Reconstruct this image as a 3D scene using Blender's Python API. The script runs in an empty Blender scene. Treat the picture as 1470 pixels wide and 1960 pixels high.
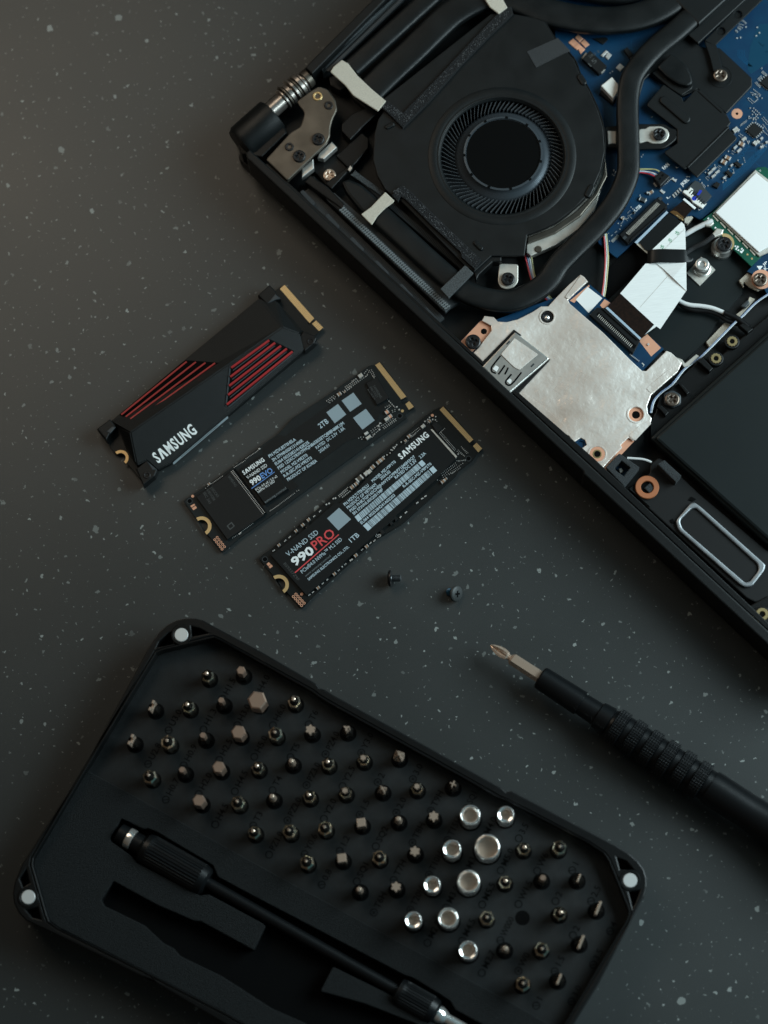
import bpy, bmesh, math, random
from mathutils import Vector, Matrix
random.seed(7)
S = bpy.context.scene
COL = S.collection
R = math.radians
# ------------------------------------------------------------------ camera (units: centimetres)
FPX, DIST, TILT, ROLL = 4628.0, 79.7, R(14.5), -0.13
cd = bpy.data.cameras.new('camera'); cam = bpy.data.objects.new('camera', cd); COL.objects.link(cam)
S.camera = cam
cd.sensor_fit = 'VERTICAL'; cd.sensor_height = 36; cd.sensor_width = 27; cd.lens = FPX * 36 / 1960
MC = Matrix.Rotation(TILT, 4, 'X') @ Matrix.Rotation(ROLL, 4, 'Z')
cam.matrix_world = Matrix.Translation((0, -DIST * math.sin(TILT), DIST * math.cos(TILT))) @ MC
cd.clip_start = 1; cd.clip_end = 1000
cd.dof.use_dof = True; cd.dof.focus_distance = 79.2; cd.dof.aperture_fstop = 0.075
# ------------------------------------------------------------------ light: window at the right, dim warm room
W = bpy.data.worlds.new('World'); S.world = W; W.use_nodes = True
wn = W.node_tree.nodes; wl = W.node_tree.links; bg = wn['Background']; bg.inputs[1].default_value = 1.0
wt = wn.new('ShaderNodeTexCoord'); wx = wn.new('ShaderNodeSeparateXYZ'); wl.new(wt.outputs['Generated'], wx.inputs[0])
wr = wn.new('ShaderNodeMapRange'); wr.interpolation_type = 'SMOOTHSTEP'; wr.inputs['From Min'].default_value = -.22; wr.inputs['From Max'].default_value = .34; wl.new(wx.outputs[0], wr.inputs[0])
wm_ = wn.new('ShaderNodeMix'); wm_.data_type = 'RGBA'; wl.new(wr.outputs[0], wm_.inputs[0])
wm_.inputs[6].default_value = (.040, .031, .022, 1); wm_.inputs[7].default_value = (.034, .088, .108, 1)   # warm room on the left, cool daylight side on the right
wl.new(wm_.outputs[2], bg.inputs[0])
def area(name, loc, target, sx, sy, energy, color):
    ld = bpy.data.lights.new(name, 'AREA'); ld.shape = 'RECTANGLE'; ld.size = sx; ld.size_y = sy
    ld.energy = energy; ld.color = color
    o = bpy.data.objects.new(name, ld); COL.objects.link(o); o.location = loc
    o.rotation_euler = (Vector(target) - Vector(loc)).to_track_quat('-Z', 'Y').to_euler(); return o
area('window_light', (58, 3, 42), (6, -1, 0), 48, 38, 66000, (0.76, 0.95, 1.0))
area('room_light', (-24, 36, 50), (-9, 12, 0), 36, 26, 8200, (1.0, 0.86, 0.68))
S.view_settings.view_transform = 'Standard'; S.view_settings.look = 'None'
S.view_settings.exposure = 0; S.view_settings.gamma = 1
# ------------------------------------------------------------------ picture -> place
CT, ST, CA, SA = math.cos(TILT), math.sin(TILT), math.cos(ROLL), math.sin(ROLL)
def P(px, py, z=0.0):
    x = (px - 735) / FPX; y = -(py - 980) / FPX
    x, y = x * CA - y * SA, x * SA + y * CA
    dx, dy, dz = x, y * CT + ST, -CT + y * ST
    k = (z - DIST * CT) / dz
    return Vector((k * dx, -DIST * ST + k * dy, z))
def crop(x0, y0, s): return lambda x, y: (x0 + x / s, y0 + y / s)
C1 = crop(420, 0, 3.675); C2 = crop(720, 0, 2.94); C3 = crop(1070, 0, 3.675); C4 = crop(1070, 300, 3.675)
C5 = crop(540, 300, 3.5); C6 = crop(800, 480, 2.827); C7 = crop(1070, 600, 3.675); C8 = crop(1070, 840, 3.675)
CH = crop(160, 520, 2.94); E1 = crop(330, 680, 4.9); E2 = crop(560, 680, 4.9); P1 = crop(480, 900, 4.9)
P2 = crop(700, 760, 5.654); CS = crop(900, 1180, 2.579); CB = crop(0, 1440, 2.827); CK = crop(480, 1560, 2.827)
D1 = crop(1290, 0, 8.167); D2 = crop(1290, 180, 8.167); D3 = crop(1160, 300, 8.167); D5 = crop(1370, 400, 8.167)
def I(x, y): return (x, y)
def pts(c, *xy): return [c(xy[i], xy[i + 1]) for i in range(0, len(xy), 2)]
def W3(pp, z): return [P(x, y, z) for x, y in pp]
def circ(c, r, n=32, a0=0, a1=None):      # world circle
    m = n if a1 is None else n + 1; a1 = a1 if a1 is not None else a0 + 2 * math.pi
    return [Vector((c.x + r * math.cos(a0 + (a1 - a0) * i / n), c.y + r * math.sin(a0 + (a1 - a0) * i / n), c.z)) for i in range(m)]
def rnd(pp, r, n=4):                      # round the corners of a picture polygon
    out = []
    for i in range(len(pp)):
        a = Vector(pp[i - 1]); b = Vector(pp[i]); c = Vector(pp[(i + 1) % len(pp)])
        u = (a - b); v = (c - b); rr = min(r, u.length * .45, v.length * .45)
        p = b + u.normalized() * rr; q = b + v.normalized() * rr
        for k in range(n + 1):
            t = k / n; out.append(tuple(p * (1 - t) ** 2 + b * 2 * t * (1 - t) + q * t * t))
    return out
# ------------------------------------------------------------------ materials
def mat(name, col, rough=0.5, metal=0.0, bump=0.0, bscale=40, var=0.0, vscale=3, spec=None, bdist=.05, detail=4, rvar=0.0, stretch=None, coat=0.0, col2=None):
    m = bpy.data.materials.new(name); m.use_nodes = True; nt = m.node_tree; N = nt.nodes; L = nt.links
    b = N['Principled BSDF']
    if max(col) < .025 and not metal and name not in ('bit_foam', 'eva_foam'): col = tuple(c * .45 for c in col); spec = .28 if spec is None else spec
    spec = .5 if spec is None else spec
    b.inputs['Base Color'].default_value = (*col, 1); b.inputs['Roughness'].default_value = rough
    b.inputs['Metallic'].default_value = metal; b.inputs['Specular IOR Level'].default_value = spec; b.inputs['Coat Weight'].default_value = coat
    tc = N.new('ShaderNodeTexCoord'); src = tc.outputs['Object']
    if stretch:
        mp = N.new('ShaderNodeMapping'); mp.inputs['Rotation'].default_value = (0, 0, stretch[0]); mp.inputs['Scale'].default_value = (stretch[1], stretch[2], 1)
        L.new(src, mp.inputs[0]); src = mp.outputs[0]
    if bump:
        n = N.new('ShaderNodeTexNoise'); n.inputs['Scale'].default_value = bscale; n.inputs['Detail'].default_value = detail
        L.new(src, n.inputs['Vector']); bp = N.new('ShaderNodeBump'); bp.inputs['Strength'].default_value = bump; bp.inputs['Distance'].default_value = bdist
        L.new(n.outputs['Fac'], bp.inputs['Height']); L.new(bp.outputs[0], b.inputs['Normal'])
    if var:
        n = N.new('ShaderNodeTexNoise'); n.inputs['Scale'].default_value = vscale; n.inputs['Detail'].default_value = 5
        L.new(src, n.inputs['Vector']); mr = N.new('ShaderNodeMapRange'); mr.inputs['From Min'].default_value = .3; mr.inputs['From Max'].default_value = .7
        L.new(n.outputs['Fac'], mr.inputs[0]); mx = N.new('ShaderNodeMix'); mx.data_type = 'RGBA'
        c2 = col2 or tuple(c * (1 + var) for c in col); c1 = col if col2 else tuple(c * (1 - var) for c in col)
        mx.inputs[6].default_value = (*c1, 1); mx.inputs[7].default_value = (*c2, 1)
        L.new(mr.outputs[0], mx.inputs[0]); L.new(mx.outputs[2], b.inputs['Base Color'])
        if rvar:
            m2 = N.new('ShaderNodeMapRange'); m2.inputs['From Min'].default_value = .3; m2.inputs['From Max'].default_value = .7
            m2.inputs['To Min'].default_value = rough - rvar; m2.inputs['To Max'].default_value = rough + rvar
            L.new(n.outputs['Fac'], m2.inputs[0]); L.new(m2.outputs[0], b.inputs['Roughness'])
    return m
M = {}
def dm(k, *a, **kw): M[k] = mat(k, *a, **kw)
dm('black_plastic', (.008, .0095, .010), .45, bump=.08, bscale=60, var=.15, vscale=2)
dm('deep_black', (.003, .003, .0035), .8, spec=.08)
dm('fan_cover_paint', (.010, .0125, .0135), .48, bump=.06, bscale=90, var=.12, vscale=1.2, rvar=.05)
dm('pipe_sleeve', (.011, .0135, .0145), .40, bump=.18, bscale=30, var=.15, vscale=1.5, rvar=.06)
dm('plate_black', (.012, .0145, .0155), .45, bump=.05, bscale=80, var=.12, vscale=1.5)
dm('tray_black', (.014, .018, .022), .55, bump=.15, bscale=120, var=.15, vscale=2)
dm('foam_black', (.006, .0062, .0065), .9, bump=1.0, bscale=26, var=.9, vscale=34, detail=1, col2=(.022, .023, .025))
dm('foam_grey', (.06, .065, .068), .95, bump=.8, bscale=30, var=.5, vscale=25)
dm('mesh_black', (.012, .014, .016), .4, bump=.7, bscale=22, var=.8, vscale=22, col2=(.06, .07, .075))
dm('fin_black', (.05, .056, .06), .35)
dm('foam_glint_grey', (.10, .105, .11), .5)  # grey of the painted sparkle on the foam strips
dm('glint_grey', (.16, .18, .19), .35)
dm('cream_fabric', (.53, .48, .40), .9, bump=.5, bscale=45, var=.1, vscale=20)
dm('fabric_tape', (.022, .024, .026), .75, bump=.6, bscale=50)
dm('blue_board', (.0022, .026, .070), .36, var=.4, vscale=1.5, bump=.05, bscale=30, col2=(.002, .038, .088), spec=.4)
dm('blue_trace', (.004, .060, .14), .3)
dm('teal_pour', (.0015, .040, .082), .33)
dm('green_board', (.004, .075, .045), .35, var=.2, vscale=4)
dm('solder', (.75, .74, .72), .35, .6)
dm('silver', (.72, .70, .66), .32, .85, var=.1, vscale=3)
dm('dull_silver', (.55, .52, .47), .45, .5, var=.15, vscale=3, bump=.1, bscale=8)
dm('foil', (.68, .54, .45), .32, .42, bump=1.0, bdist=.30, bscale=.40, var=.25, vscale=.30, rvar=.12, detail=6, col2=(.95, .91, .86))  # warm and pale patches paint the foil's reflections into its colour
dm('shield_white', (.78, .78, .77), .45, .0, bump=.03, bscale=5)
dm('white_cable', (.80, .81, .80), .35, .0, var=.05, vscale=2, stretch=(R(45), 1, 14), bump=.1, bscale=6)
dm('white_plastic', (.78, .77, .72), .4)
dm('print_white', (.78, .80, .80), .6)
dm('print_blue_grey', (.42, .52, .58), .6)
dm('print_square', (.24, .30, .335), .6)
dm('print_dim', (.14, .165, .175), .6)
dm('print_faint', (.05, .055, .055), .6)
dm('print_red', (.62, .055, .06), .6)
dm('print_blue', (.12, .27, .62), .6)
dm('print_green', (.02, .25, .1), .6)
dm('ink_blue', (.01, .03, .4), .4)
dm('gold', (.78, .55, .27), .36, .7)
dm('gold_dark', (.50, .34, .17), .45, .4)
dm('brass', (.75, .56, .28), .3, .9)
dm('copper_pad', (.66, .33, .21), .5, .25)
dm('orange_ring', (.36, .12, .045), .6)
dm('brown_film', (.022, .009, .005), .35, var=.5, vscale=12)
dm('amber_film', (.10, .05, .015), .3)
dm('black_tape', (.012, .014, .015), .38)
dm('connector_black', (.013, .015, .017), .42)
dm('chip_black', (.012, .014, .015), .5, bump=.03, bscale=80)
dm('grey_plastic', (.03, .037, .042), .45)
dm('cap_brown', (.24, .14, .085), .4)
dm('pin_steel', (.46, .41, .37), .28, .9, var=.2, vscale=4)
dm('hinge_steel', (.115, .10, .082), .36, .75, var=.3, vscale=1.2)
dm('screw_black', (.012, .012, .013), .35, .3)
dm('screw_bronze', (.16, .125, .10), .36, .85)
dm('screw_gold', (.62, .48, .38), .3, .9)
dm('battery_black', (.0165, .0235, .0249), .40, bump=.03, bscale=20, var=.1, vscale=.6)
dm('ring_grey', (.27, .285, .30), .42, .6, var=.15, vscale=3)
dm('speaker_black', (.012, .0125, .013), .5)
dm('ssd_board', (.013, .021, .024), .42, var=.15, vscale=3)
dm('ssd_board_black', (.008, .0115, .012), .42, var=.15, vscale=3)
dm('ssd_label', (.0075, .011, .0125), .45)
dm('sink_black', (.011, .0135, .0145), .42, bump=.25, bscale=110, var=.12, vscale=3)
dm('sink_red', (.30, .010, .011), .45)
dm('label_grey', (.36, .42, .45), .5)
dm('wire_red', (.5, .03, .04), .4); dm('wire_yellow', (.45, .42, .2), .4); dm('wire_blue', (.2, .27, .42), .4); dm('wire_white', (.65, .66, .66), .4); dm('wire_black', (.012, .012, .013), .4)
dm('light_blue_strip', (.36, .46, .56), .4)
dm('case_rim', (.007, .0075, .0078), .38, bump=.1, bscale=40, var=.15, vscale=3)
dm('bit_foam', (.0052, .0066, .0072), .6, spec=.3, bump=.25, bscale=50, var=.25, vscale=4)
dm('eva_foam', (.0050, .0060, .0064), .85, spec=.25, bump=1.0, bscale=45, var=.25, vscale=26, col2=(.0135, .0160, .0172))
dm('recess_dark', (.004, .0045, .005), .9, spec=.08)
dm('bit_steel', (.60, .41, .31), .30, .78)  # brown puts the warm room's reflection into the hex tips' colour
dm('engraved', (.0015, .0018, .002), .7, spec=.08)
dm('magnet', (.66, .66, .65), .4, .4)
dm('chrome', (.92, .90, .87), .17, .84)
dm('nickel', (.84, .63, .49), .24, .74)  # warm tint includes the ceiling's reflection, painted into the metal
dm('black_oxide', (.016, .014, .012), .24, .6)
dm('collar_steel', (.80, .70, .55), .20, 1.0)
dm('driver_black', (.009, .0105, .012), .36, bump=.05, bscale=60)
dm('thread_blue', (.01, .07, .13), .5)
# countertop: dark laminate with pale specks (flat print)
def table_mat():
    m = bpy.data.materials.new('speckled_laminate'); m.use_nodes = True; nt = m.node_tree; N = nt.nodes; L = nt.links
    b = N['Principled BSDF']; b.inputs['Roughness'].default_value = .40; b.inputs['Specular IOR Level'].default_value = .55
    tc = N.new('ShaderNodeTexCoord')
    wn = N.new('ShaderNodeTexNoise'); wn.inputs['Scale'].default_value = 6.5; wn.inputs['Detail'].default_value = 3
    L.new(tc.outputs['Object'], wn.inputs['Vector'])
    ws = N.new('ShaderNodeVectorMath'); ws.operation = 'SUBTRACT'; ws.inputs[1].default_value = (.5, .5, .5); L.new(wn.outputs['Color'], ws.inputs[0])
    wm = N.new('ShaderNodeVectorMath'); wm.operation = 'MULTIPLY_ADD'; wm.inputs[1].default_value = (.26, .26, .26)
    L.new(ws.outputs[0], wm.inputs[0]); L.new(tc.outputs['Object'], wm.inputs[2])
    def specks(scale, rmax, prob, off, power=3.0, cl=None):
        mp = N.new('ShaderNodeMapping'); mp.inputs['Location'].default_value = off; L.new(wm.outputs[0], mp.inputs[0])
        v = N.new('ShaderNodeTexVoronoi'); v.voronoi_dimensions = '2D'; v.inputs['Scale'].default_value = scale; L.new(mp.outputs[0], v.inputs['Vector'])
        sp = N.new('ShaderNodeSeparateColor'); L.new(v.outputs['Color'], sp.inputs[0])
        pw = N.new('ShaderNodeMath'); pw.operation = 'POWER'; pw.inputs[1].default_value = power; L.new(sp.outputs[0], pw.inputs[0])
        ml = N.new('ShaderNodeMath'); ml.operation = 'MULTIPLY'; ml.inputs[1].default_value = rmax * scale; L.new(pw.outputs[0], ml.inputs[0])
        gt = N.new('ShaderNodeMath'); gt.operation = 'LESS_THAN'; gt.inputs[1].default_value = prob; L.new(sp.outputs[1], gt.inputs[0])
        if cl:
            cn = N.new('ShaderNodeTexNoise'); cn.inputs['Scale'].default_value = cl; L.new(tc.outputs['Object'], cn.inputs['Vector'])
            gq = N.new('ShaderNodeMath'); gq.operation = 'MULTIPLY'; gq.inputs[1].default_value = prob * 2; L.new(cn.outputs['Fac'], gq.inputs[0])
            L.new(gq.outputs[0], gt.inputs[1])
        m2 = N.new('ShaderNodeMath'); m2.operation = 'MULTIPLY'; L.new(ml.outputs[0], m2.inputs[0]); L.new(gt.outputs[0], m2.inputs[1])
        df = N.new('ShaderNodeMath'); df.operation = 'SUBTRACT'; L.new(m2.outputs[0], df.inputs[0]); L.new(v.outputs['Distance'], df.inputs[1])
        mr = N.new('ShaderNodeMapRange'); mr.inputs['From Min'].default_value = 0; mr.inputs['From Max'].default_value = .012 * scale; L.new(df.outputs[0], mr.inputs[0])
        al = N.new('ShaderNodeMath'); al.operation = 'MULTIPLY'; L.new(mr.outputs[0], al.inputs[0])
        a2 = N.new('ShaderNodeMapRange'); a2.inputs['To Min'].default_value = .2; L.new(sp.outputs[2], a2.inputs[0]); L.new(a2.outputs[0], al.inputs[1])
        return al.outputs[0]
    s = [specks(1.05, .072, .8, (0, 0, 0), 1.3, 1.1), specks(2.2, .044, .7, (3.3, 1.7, 0), 1.1, .9), specks(3.6, .028, .6, (7.1, 2.2, 0), 1.0, 1.3), specks(.42, .125, .55, (9.3, 5.2, 0), 1.3), specks(.8, .085, .45, (2.3, 8.2, 0), 1.2, .6)]
    acc = s[0]
    for x in s[1:]:
        mx = N.new('ShaderNodeMath'); mx.operation = 'MAXIMUM'; L.new(acc, mx.inputs[0]); L.new(x, mx.inputs[1]); acc = mx.outputs[0]
    gn = N.new('ShaderNodeTexNoise'); gn.inputs['Scale'].default_value = 26; gn.inputs['Detail'].default_value = 6; L.new(tc.outputs['Object'], gn.inputs['Vector'])
    cr = N.new('ShaderNodeMix'); cr.data_type = 'RGBA'; cr.inputs[6].default_value = (.0185, .0208, .0208, 1); cr.inputs[7].default_value = (.031, .0345, .0345, 1)
    bn = N.new('ShaderNodeTexNoise'); bn.inputs['Scale'].default_value = .16; bn.inputs['Detail'].default_value = 5; L.new(tc.outputs['Object'], bn.inputs['Vector'])
    ad = N.new('ShaderNodeMath'); ad.operation = 'MULTIPLY_ADD'; ad.inputs[1].default_value = .9; L.new(bn.outputs['Fac'], ad.inputs[0])
    sb = N.new('ShaderNodeMath'); sb.operation = 'SUBTRACT'; sb.inputs[1].default_value = .45; L.new(gn.outputs['Fac'], sb.inputs[0]); L.new(sb.outputs[0], ad.inputs[2])
    L.new(ad.outputs[0], cr.inputs[0])
    rm = N.new('ShaderNodeMapRange'); rm.inputs['To Min'].default_value = .34; rm.inputs['To Max'].default_value = .47; L.new(bn.outputs['Fac'], rm.inputs[0]); L.new(rm.outputs[0], b.inputs['Roughness'])
    mx = N.new('ShaderNodeMix'); mx.data_type = 'RGBA'; mx.inputs[7].default_value = (.23, .25, .24, 1)
    L.new(acc, mx.inputs[0]); L.new(cr.outputs[2], mx.inputs[6]); L.new(mx.outputs[2], b.inputs['Base Color'])
    bp = N.new('ShaderNodeBump'); bp.inputs['Strength'].default_value = .12; bp.inputs['Distance'].default_value = .02
    L.new(gn.outputs['Fac'], bp.inputs['Height']); L.new(bp.outputs[0], b.inputs['Normal'])
    return m
M['table'] = table_mat()
# ------------------------------------------------------------------ mesh helpers: everything returns (verts, faces)
def platew(loops, z0, z1, bev=0.0):       # loops: lists of world points; the first is the outline, the others holes
    z0, z1 = min(z0, z1), max(z0, z1); h = (z1 - z0) / 2; bev = min(bev, h * .9)
    cu = bpy.data.curves.new('t', 'CURVE'); cu.dimensions = '2D'; cu.fill_mode = 'BOTH'
    for lp in loops:
        sp = cu.splines.new('POLY'); sp.points.add(len(lp) - 1); sp.use_cyclic_u = True
        for i, p in enumerate(lp): sp.points[i].co = (p[0], p[1], 0, 1)
    cu.extrude = h - bev; cu.bevel_depth = bev; cu.bevel_resolution = 1 if bev > .02 else 0; cu.offset = -bev
    o = bpy.data.objects.new('t', cu); me = bpy.data.meshes.new_from_object(o)
    zc = (z0 + z1) / 2
    V = [(v.co.x, v.co.y, v.co.z + zc) for v in me.vertices]; F = [tuple(p.vertices) for p in me.polygons]
    bpy.data.objects.remove(o); bpy.data.curves.remove(cu); bpy.data.meshes.remove(me)
    return V, F
def plate(loops, z0, z1, bev=0.0):
    if isinstance(loops[0][0], (int, float)): loops = [loops]
    return platew([W3(l, z1) for l in loops], z0, z1, bev)
def join(*gs):
    V = []; F = []
    for v, f in gs:
        n = len(V); V += list(v); F += [tuple(i + n for i in q) for q in f]
    return V, F
def box(c, sx, sy, sz, ang=0, bev=0.0):   # c = centre of the base
    ca, sa = math.cos(ang), math.sin(ang); V = []
    if bev:
        lo = [(-1, -1), (1, -1), (1, 1), (-1, 1)]
        for z, k in ((0, 0), (sz - bev, 0), (sz, bev)):
            for a, b in lo:
                x = a * (sx / 2 - k); y = b * (sy / 2 - k); V.append((c[0] + x * ca - y * sa, c[1] + x * sa + y * ca, c[2] + z))
        F = [(3, 2, 1, 0), (8, 9, 10, 11)]
        for r in (0, 4):
            for i in range(4): j = (i + 1) % 4; F.append((r + i, r + j, r + j + 4, r + i + 4))
        return V, F
    for z in (0, sz):
        for a, b in ((-1, -1), (1, -1), (1, 1), (-1, 1)):
            x = a * sx / 2; y = b * sy / 2; V.append((c[0] + x * ca - y * sa, c[1] + x * sa + y * ca, c[2] + z))
    return V, [(3, 2, 1, 0), (4, 5, 6, 7), (0, 1, 5, 4), (1, 2, 6, 5), (2, 3, 7, 6), (3, 0, 4, 7)]
def catmull(p, n):
    out = []; q = [2 * p[0] - p[1]] + list(p) + [2 * p[-1] - p[-2]]
    for i in range(1, len(q) - 2):
        a, b, c, d = q[i - 1], q[i], q[i + 1], q[i + 2]
        for k in range(n):
            t = k / n; out.append(.5 * ((2 * b) + (c - a) * t + (2 * a - 5 * b + 4 * c - d) * t * t + (3 * b - a - 3 * c + d) * t ** 3))
    out.append(q[-2]); return out
def sweep(p, w, h, n=5, seg=14, power=2.6, w1=None, round_end=False):
    c = catmull(p, n); V = []; F = []; N = len(c)
    for i, q in enumerate(c):
        t = (c[min(i + 1, N - 1)] - c[max(i - 1, 0)]); t.normalize(); s = Vector((-t.y, t.x, 0)).normalized(); u = t.cross(s)
        if u.z < 0: u = -u
        ww = w if w1 is None else w + (w1 - w) * i / (N - 1)
        k = 1.0
        for j in range(seg):
            a = 2 * math.pi * j / seg; ca, sa = math.cos(a), math.sin(a)
            x = math.copysign(abs(ca) ** (2 / power), ca) * ww / 2 * k; y = math.copysign(abs(sa) ** (2 / power), sa) * h / 2
            V.append(q + s * x + u * y)
    for i in range(N - 1):
        for j in range(seg):
            k = (j + 1) % seg; F.append((i * seg + j, i * seg + k, (i + 1) * seg + k, (i + 1) * seg + j))
    F.append(tuple(range(seg))[::-1]); F.append(tuple((N - 1) * seg + j for j in range(seg)))
    return V, F
def swp(pp, z, w, h, **k):
    z = z if isinstance(z, (list, tuple)) else [z] * len(pp)
    return sweep([P(x, y, zz) for (x, y), zz in zip(pp, z)], w, h, **k)
def lathe(p0, d, prof, n=24, f=None):
    d = Vector(d).normalized(); a = Vector((0, 0, 1)) if abs(d.z) < .9 else Vector((1, 0, 0))
    s = d.cross(a).normalized(); u = s.cross(d); V = []; F = []; p0 = Vector(p0)
    for i, (t, r) in enumerate(prof):
        for j in range(n):
            rr = r if f is None else f(i, j, r); an = 2 * math.pi * j / n
            V.append(p0 + d * t + (s * math.cos(an) + u * math.sin(an)) * rr)
    for i in range(len(prof) - 1):
        for j in range(n):
            k = (j + 1) % n; F.append((i * n + j, i * n + k, (i + 1) * n + k, (i + 1) * n + j))
    F.append(tuple(range(n))[::-1]); F.append(tuple((len(prof) - 1) * n + j for j in range(n)))
    return V, F
# ------------------------------------------------------------------ object helpers
def root_loc(o):
    while o.parent: o = o.parent
    return o.location
def mk(name, parts, parent=None, mats=None, smooth=False, stuff=False, label=None):
    # parts: (V,F) or list of ((V,F), material name)
    if mats is not None: parts = [(parts, mats)]
    off = root_loc(parent) if parent else Vector((0, 0, 0)); V = []; F = []; MI = []; ml = []
    for (v, f), m in parts:
        if m not in ml: ml.append(m)
        n = len(V); V += [Vector(x) - off for x in v]; F += [tuple(i + n for i in q) for q in f]; MI += [ml.index(m)] * len(f)
    me = bpy.data.meshes.new(name); me.from_pydata(V, [], F)
    for m in ml: me.materials.append(M[m])
    me.polygons.foreach_set('material_index', MI)
    if smooth: me.polygons.foreach_set('use_smooth', [len(f) < 8 for f in F])
    me.update()
    if smooth:
        me.set_sharp_from_angle(angle=R(40))
    o = bpy.data.objects.new(name, me); COL.objects.link(o)
    if parent: o.parent = parent
    if stuff: o['kind'] = 'stuff'
    if label: o['label'] = label
    return o
def thing(name, label, cat, loc, group=None):
    o = bpy.data.objects.new(name, None); COL.objects.link(o); o.location = loc; o.empty_display_size = .5
    o['label'] = label; o['category'] = cat
    if group: o['group'] = group
    return o
FONT = bpy.data.curves.new('f', 'FONT').font
_tc = {}
def glyphs(s, bold):
    k = (s, bold)
    if k in _tc: return _tc[k]
    cu = bpy.data.curves.new('t', 'FONT'); cu.body = s; cu.size = 1; cu.offset = bold; cu.resolution_u = 2
    o = bpy.data.objects.new('t', cu); me = bpy.data.meshes.new_from_object(o)
    V = [(v.co.x, v.co.y) for v in me.vertices]; F = [tuple(p.vertices) for p in me.polygons]
    bpy.data.objects.remove(o); bpy.data.meshes.remove(me); bpy.data.curves.remove(cu)
    _tc[k] = (V, F); return _tc[k]
CAP = max(y for x, y in glyphs('H', 0)[0])
def text(s, c, x0, y0, x1, y1, cap, z, bold=0.0, flip=False):
    a = P(*c(x0, y0), z); b = P(*c(x1, y1), z); k = c(x0, y0); k2 = c(x0, y0 - cap)
    hc = (P(*k, z) - P(*k2, z)).length
    if 'Λ' in s:                          # wordmark whose A has no bar
        V = []; F = []; x = 0
        for ch in s:
            if ch == 'Λ':
                t = .27; w = .80
                poly = [(0, 0), (.26, CAP), (.54, CAP), (.80, 0), (.54, 0), (.40, CAP * .66), (.26, 0)]
                n = len(V); V += [(x + p, q) for p, q in poly]; F += [(n, n + 1, n + 5, n + 6), (n + 1, n + 2, n + 5), (n + 2, n + 3, n + 4, n + 5)]; x += .92
            else:
                v, f = glyphs(ch, bold); mn = min(p[0] for p in v); mxx = max(p[0] for p in v); n = len(V)
                V += [(x + p - mn, q) for p, q in v]; F += [tuple(i + n for i in q) for q in f]; x += mxx - mn + .11
    else: V, F = glyphs(s, bold)
    x_min = min(v[0] for v in V); x_max = max(v[0] for v in V)
    u = (b - a); L = u.length; u.normalize(); w = Vector((-u.y, u.x, 0)); kx = L / (x_max - x_min); ky = hc / CAP
    return [a + u * ((v[0] - x_min) * kx) + w * (v[1] * ky) for v in V], F
def dirang(c, x0, y0, x1, y1, z): d = P(*c(x1, y1), z) - P(*c(x0, y0), z); return math.atan2(d.y, d.x)
def dots(c, z, size, lst, ang, h=.02):    # little solder points: lst of (x,y) or (x0,y0,x1,y1,n)
    g = []
    for e in lst:
        if len(e) == 2: q = [e]
        else: q = [(e[0] + (e[2] - e[0]) * i / max(1, e[4] - 1), e[1] + (e[3] - e[1]) * i / max(1, e[4] - 1)) for i in range(int(e[4]))]
        for x, y in q: g.append(box(P(*c(x, y), z), size, size * .8, h, ang))
    return join(*g)
def pill(a, b, r, n=6):                   # picture capsule
    a = Vector(a); b = Vector(b); d = (b - a).normalized(); s = Vector((-d.y, d.x)); out = []
    for k in range(n + 1): t = math.pi * k / n; out.append(tuple(b + (s * math.cos(t) + d * math.sin(t)) * r))
    for k in range(n + 1): t = math.pi * k / n; out.append(tuple(a + (-s * math.cos(t) - d * math.sin(t)) * r))
    return out
def cross_loop(c, r, w, ang):
    L = [(r, -w), (r, w), (w, w), (w, r), (-w, r), (-w, w), (-r, w), (-r, -w), (-w, -w), (-w, -r), (w, -r), (w, -w)]
    return [Vector((c.x + x * math.cos(ang) - y * math.sin(ang), c.y + x * math.sin(ang) + y * math.cos(ang), c.z)) for x, y in L]
def screw(c, x, y, r, z, parent, m='screw_black', name='screw', ang=.35, washer=0, wm='silver', h=.09):
    q = P(*c(x, y), z); e = P(*c(x + r, y), z); r = (e - q).length
    g = [(platew([circ(q, r, 28), cross_loop(q, r * .52, r * .13, ang)], z - h, z, r * .22), m),
         (platew([circ(q, r * .8, 16)], z - h - .02, z - h * .75), m),
         (lathe((q.x, q.y, z - h - .25), (0, 0, 1), [(0, r * .5), (.25, r * .5)], 12), m)]
    o = mk(name, g, parent)
    if washer: mk('washer', platew([circ(q, r * washer, 28), circ(q, r * .6, 16)], z - h - .03, z - h - .004), parent, wm)
    return o
# ================================================================== countertop
t = mk('countertop', ([(-120, -90, 0), (75, -90, 0), (75, 110, 0), (-120, 110, 0)], [(0, 1, 2, 3)]), None, 'table'); t['kind'] = 'structure'
t['label'] = 'dark grey laminate countertop with pale specks'
# ================================================================== laptop (base opened, bottom cover off)
LP = thing('laptop', 'black laptop with its bottom cover off, showing round fan, blue circuit board and battery', 'laptop', P(1100, 500, 0))
ZF = .85
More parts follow.
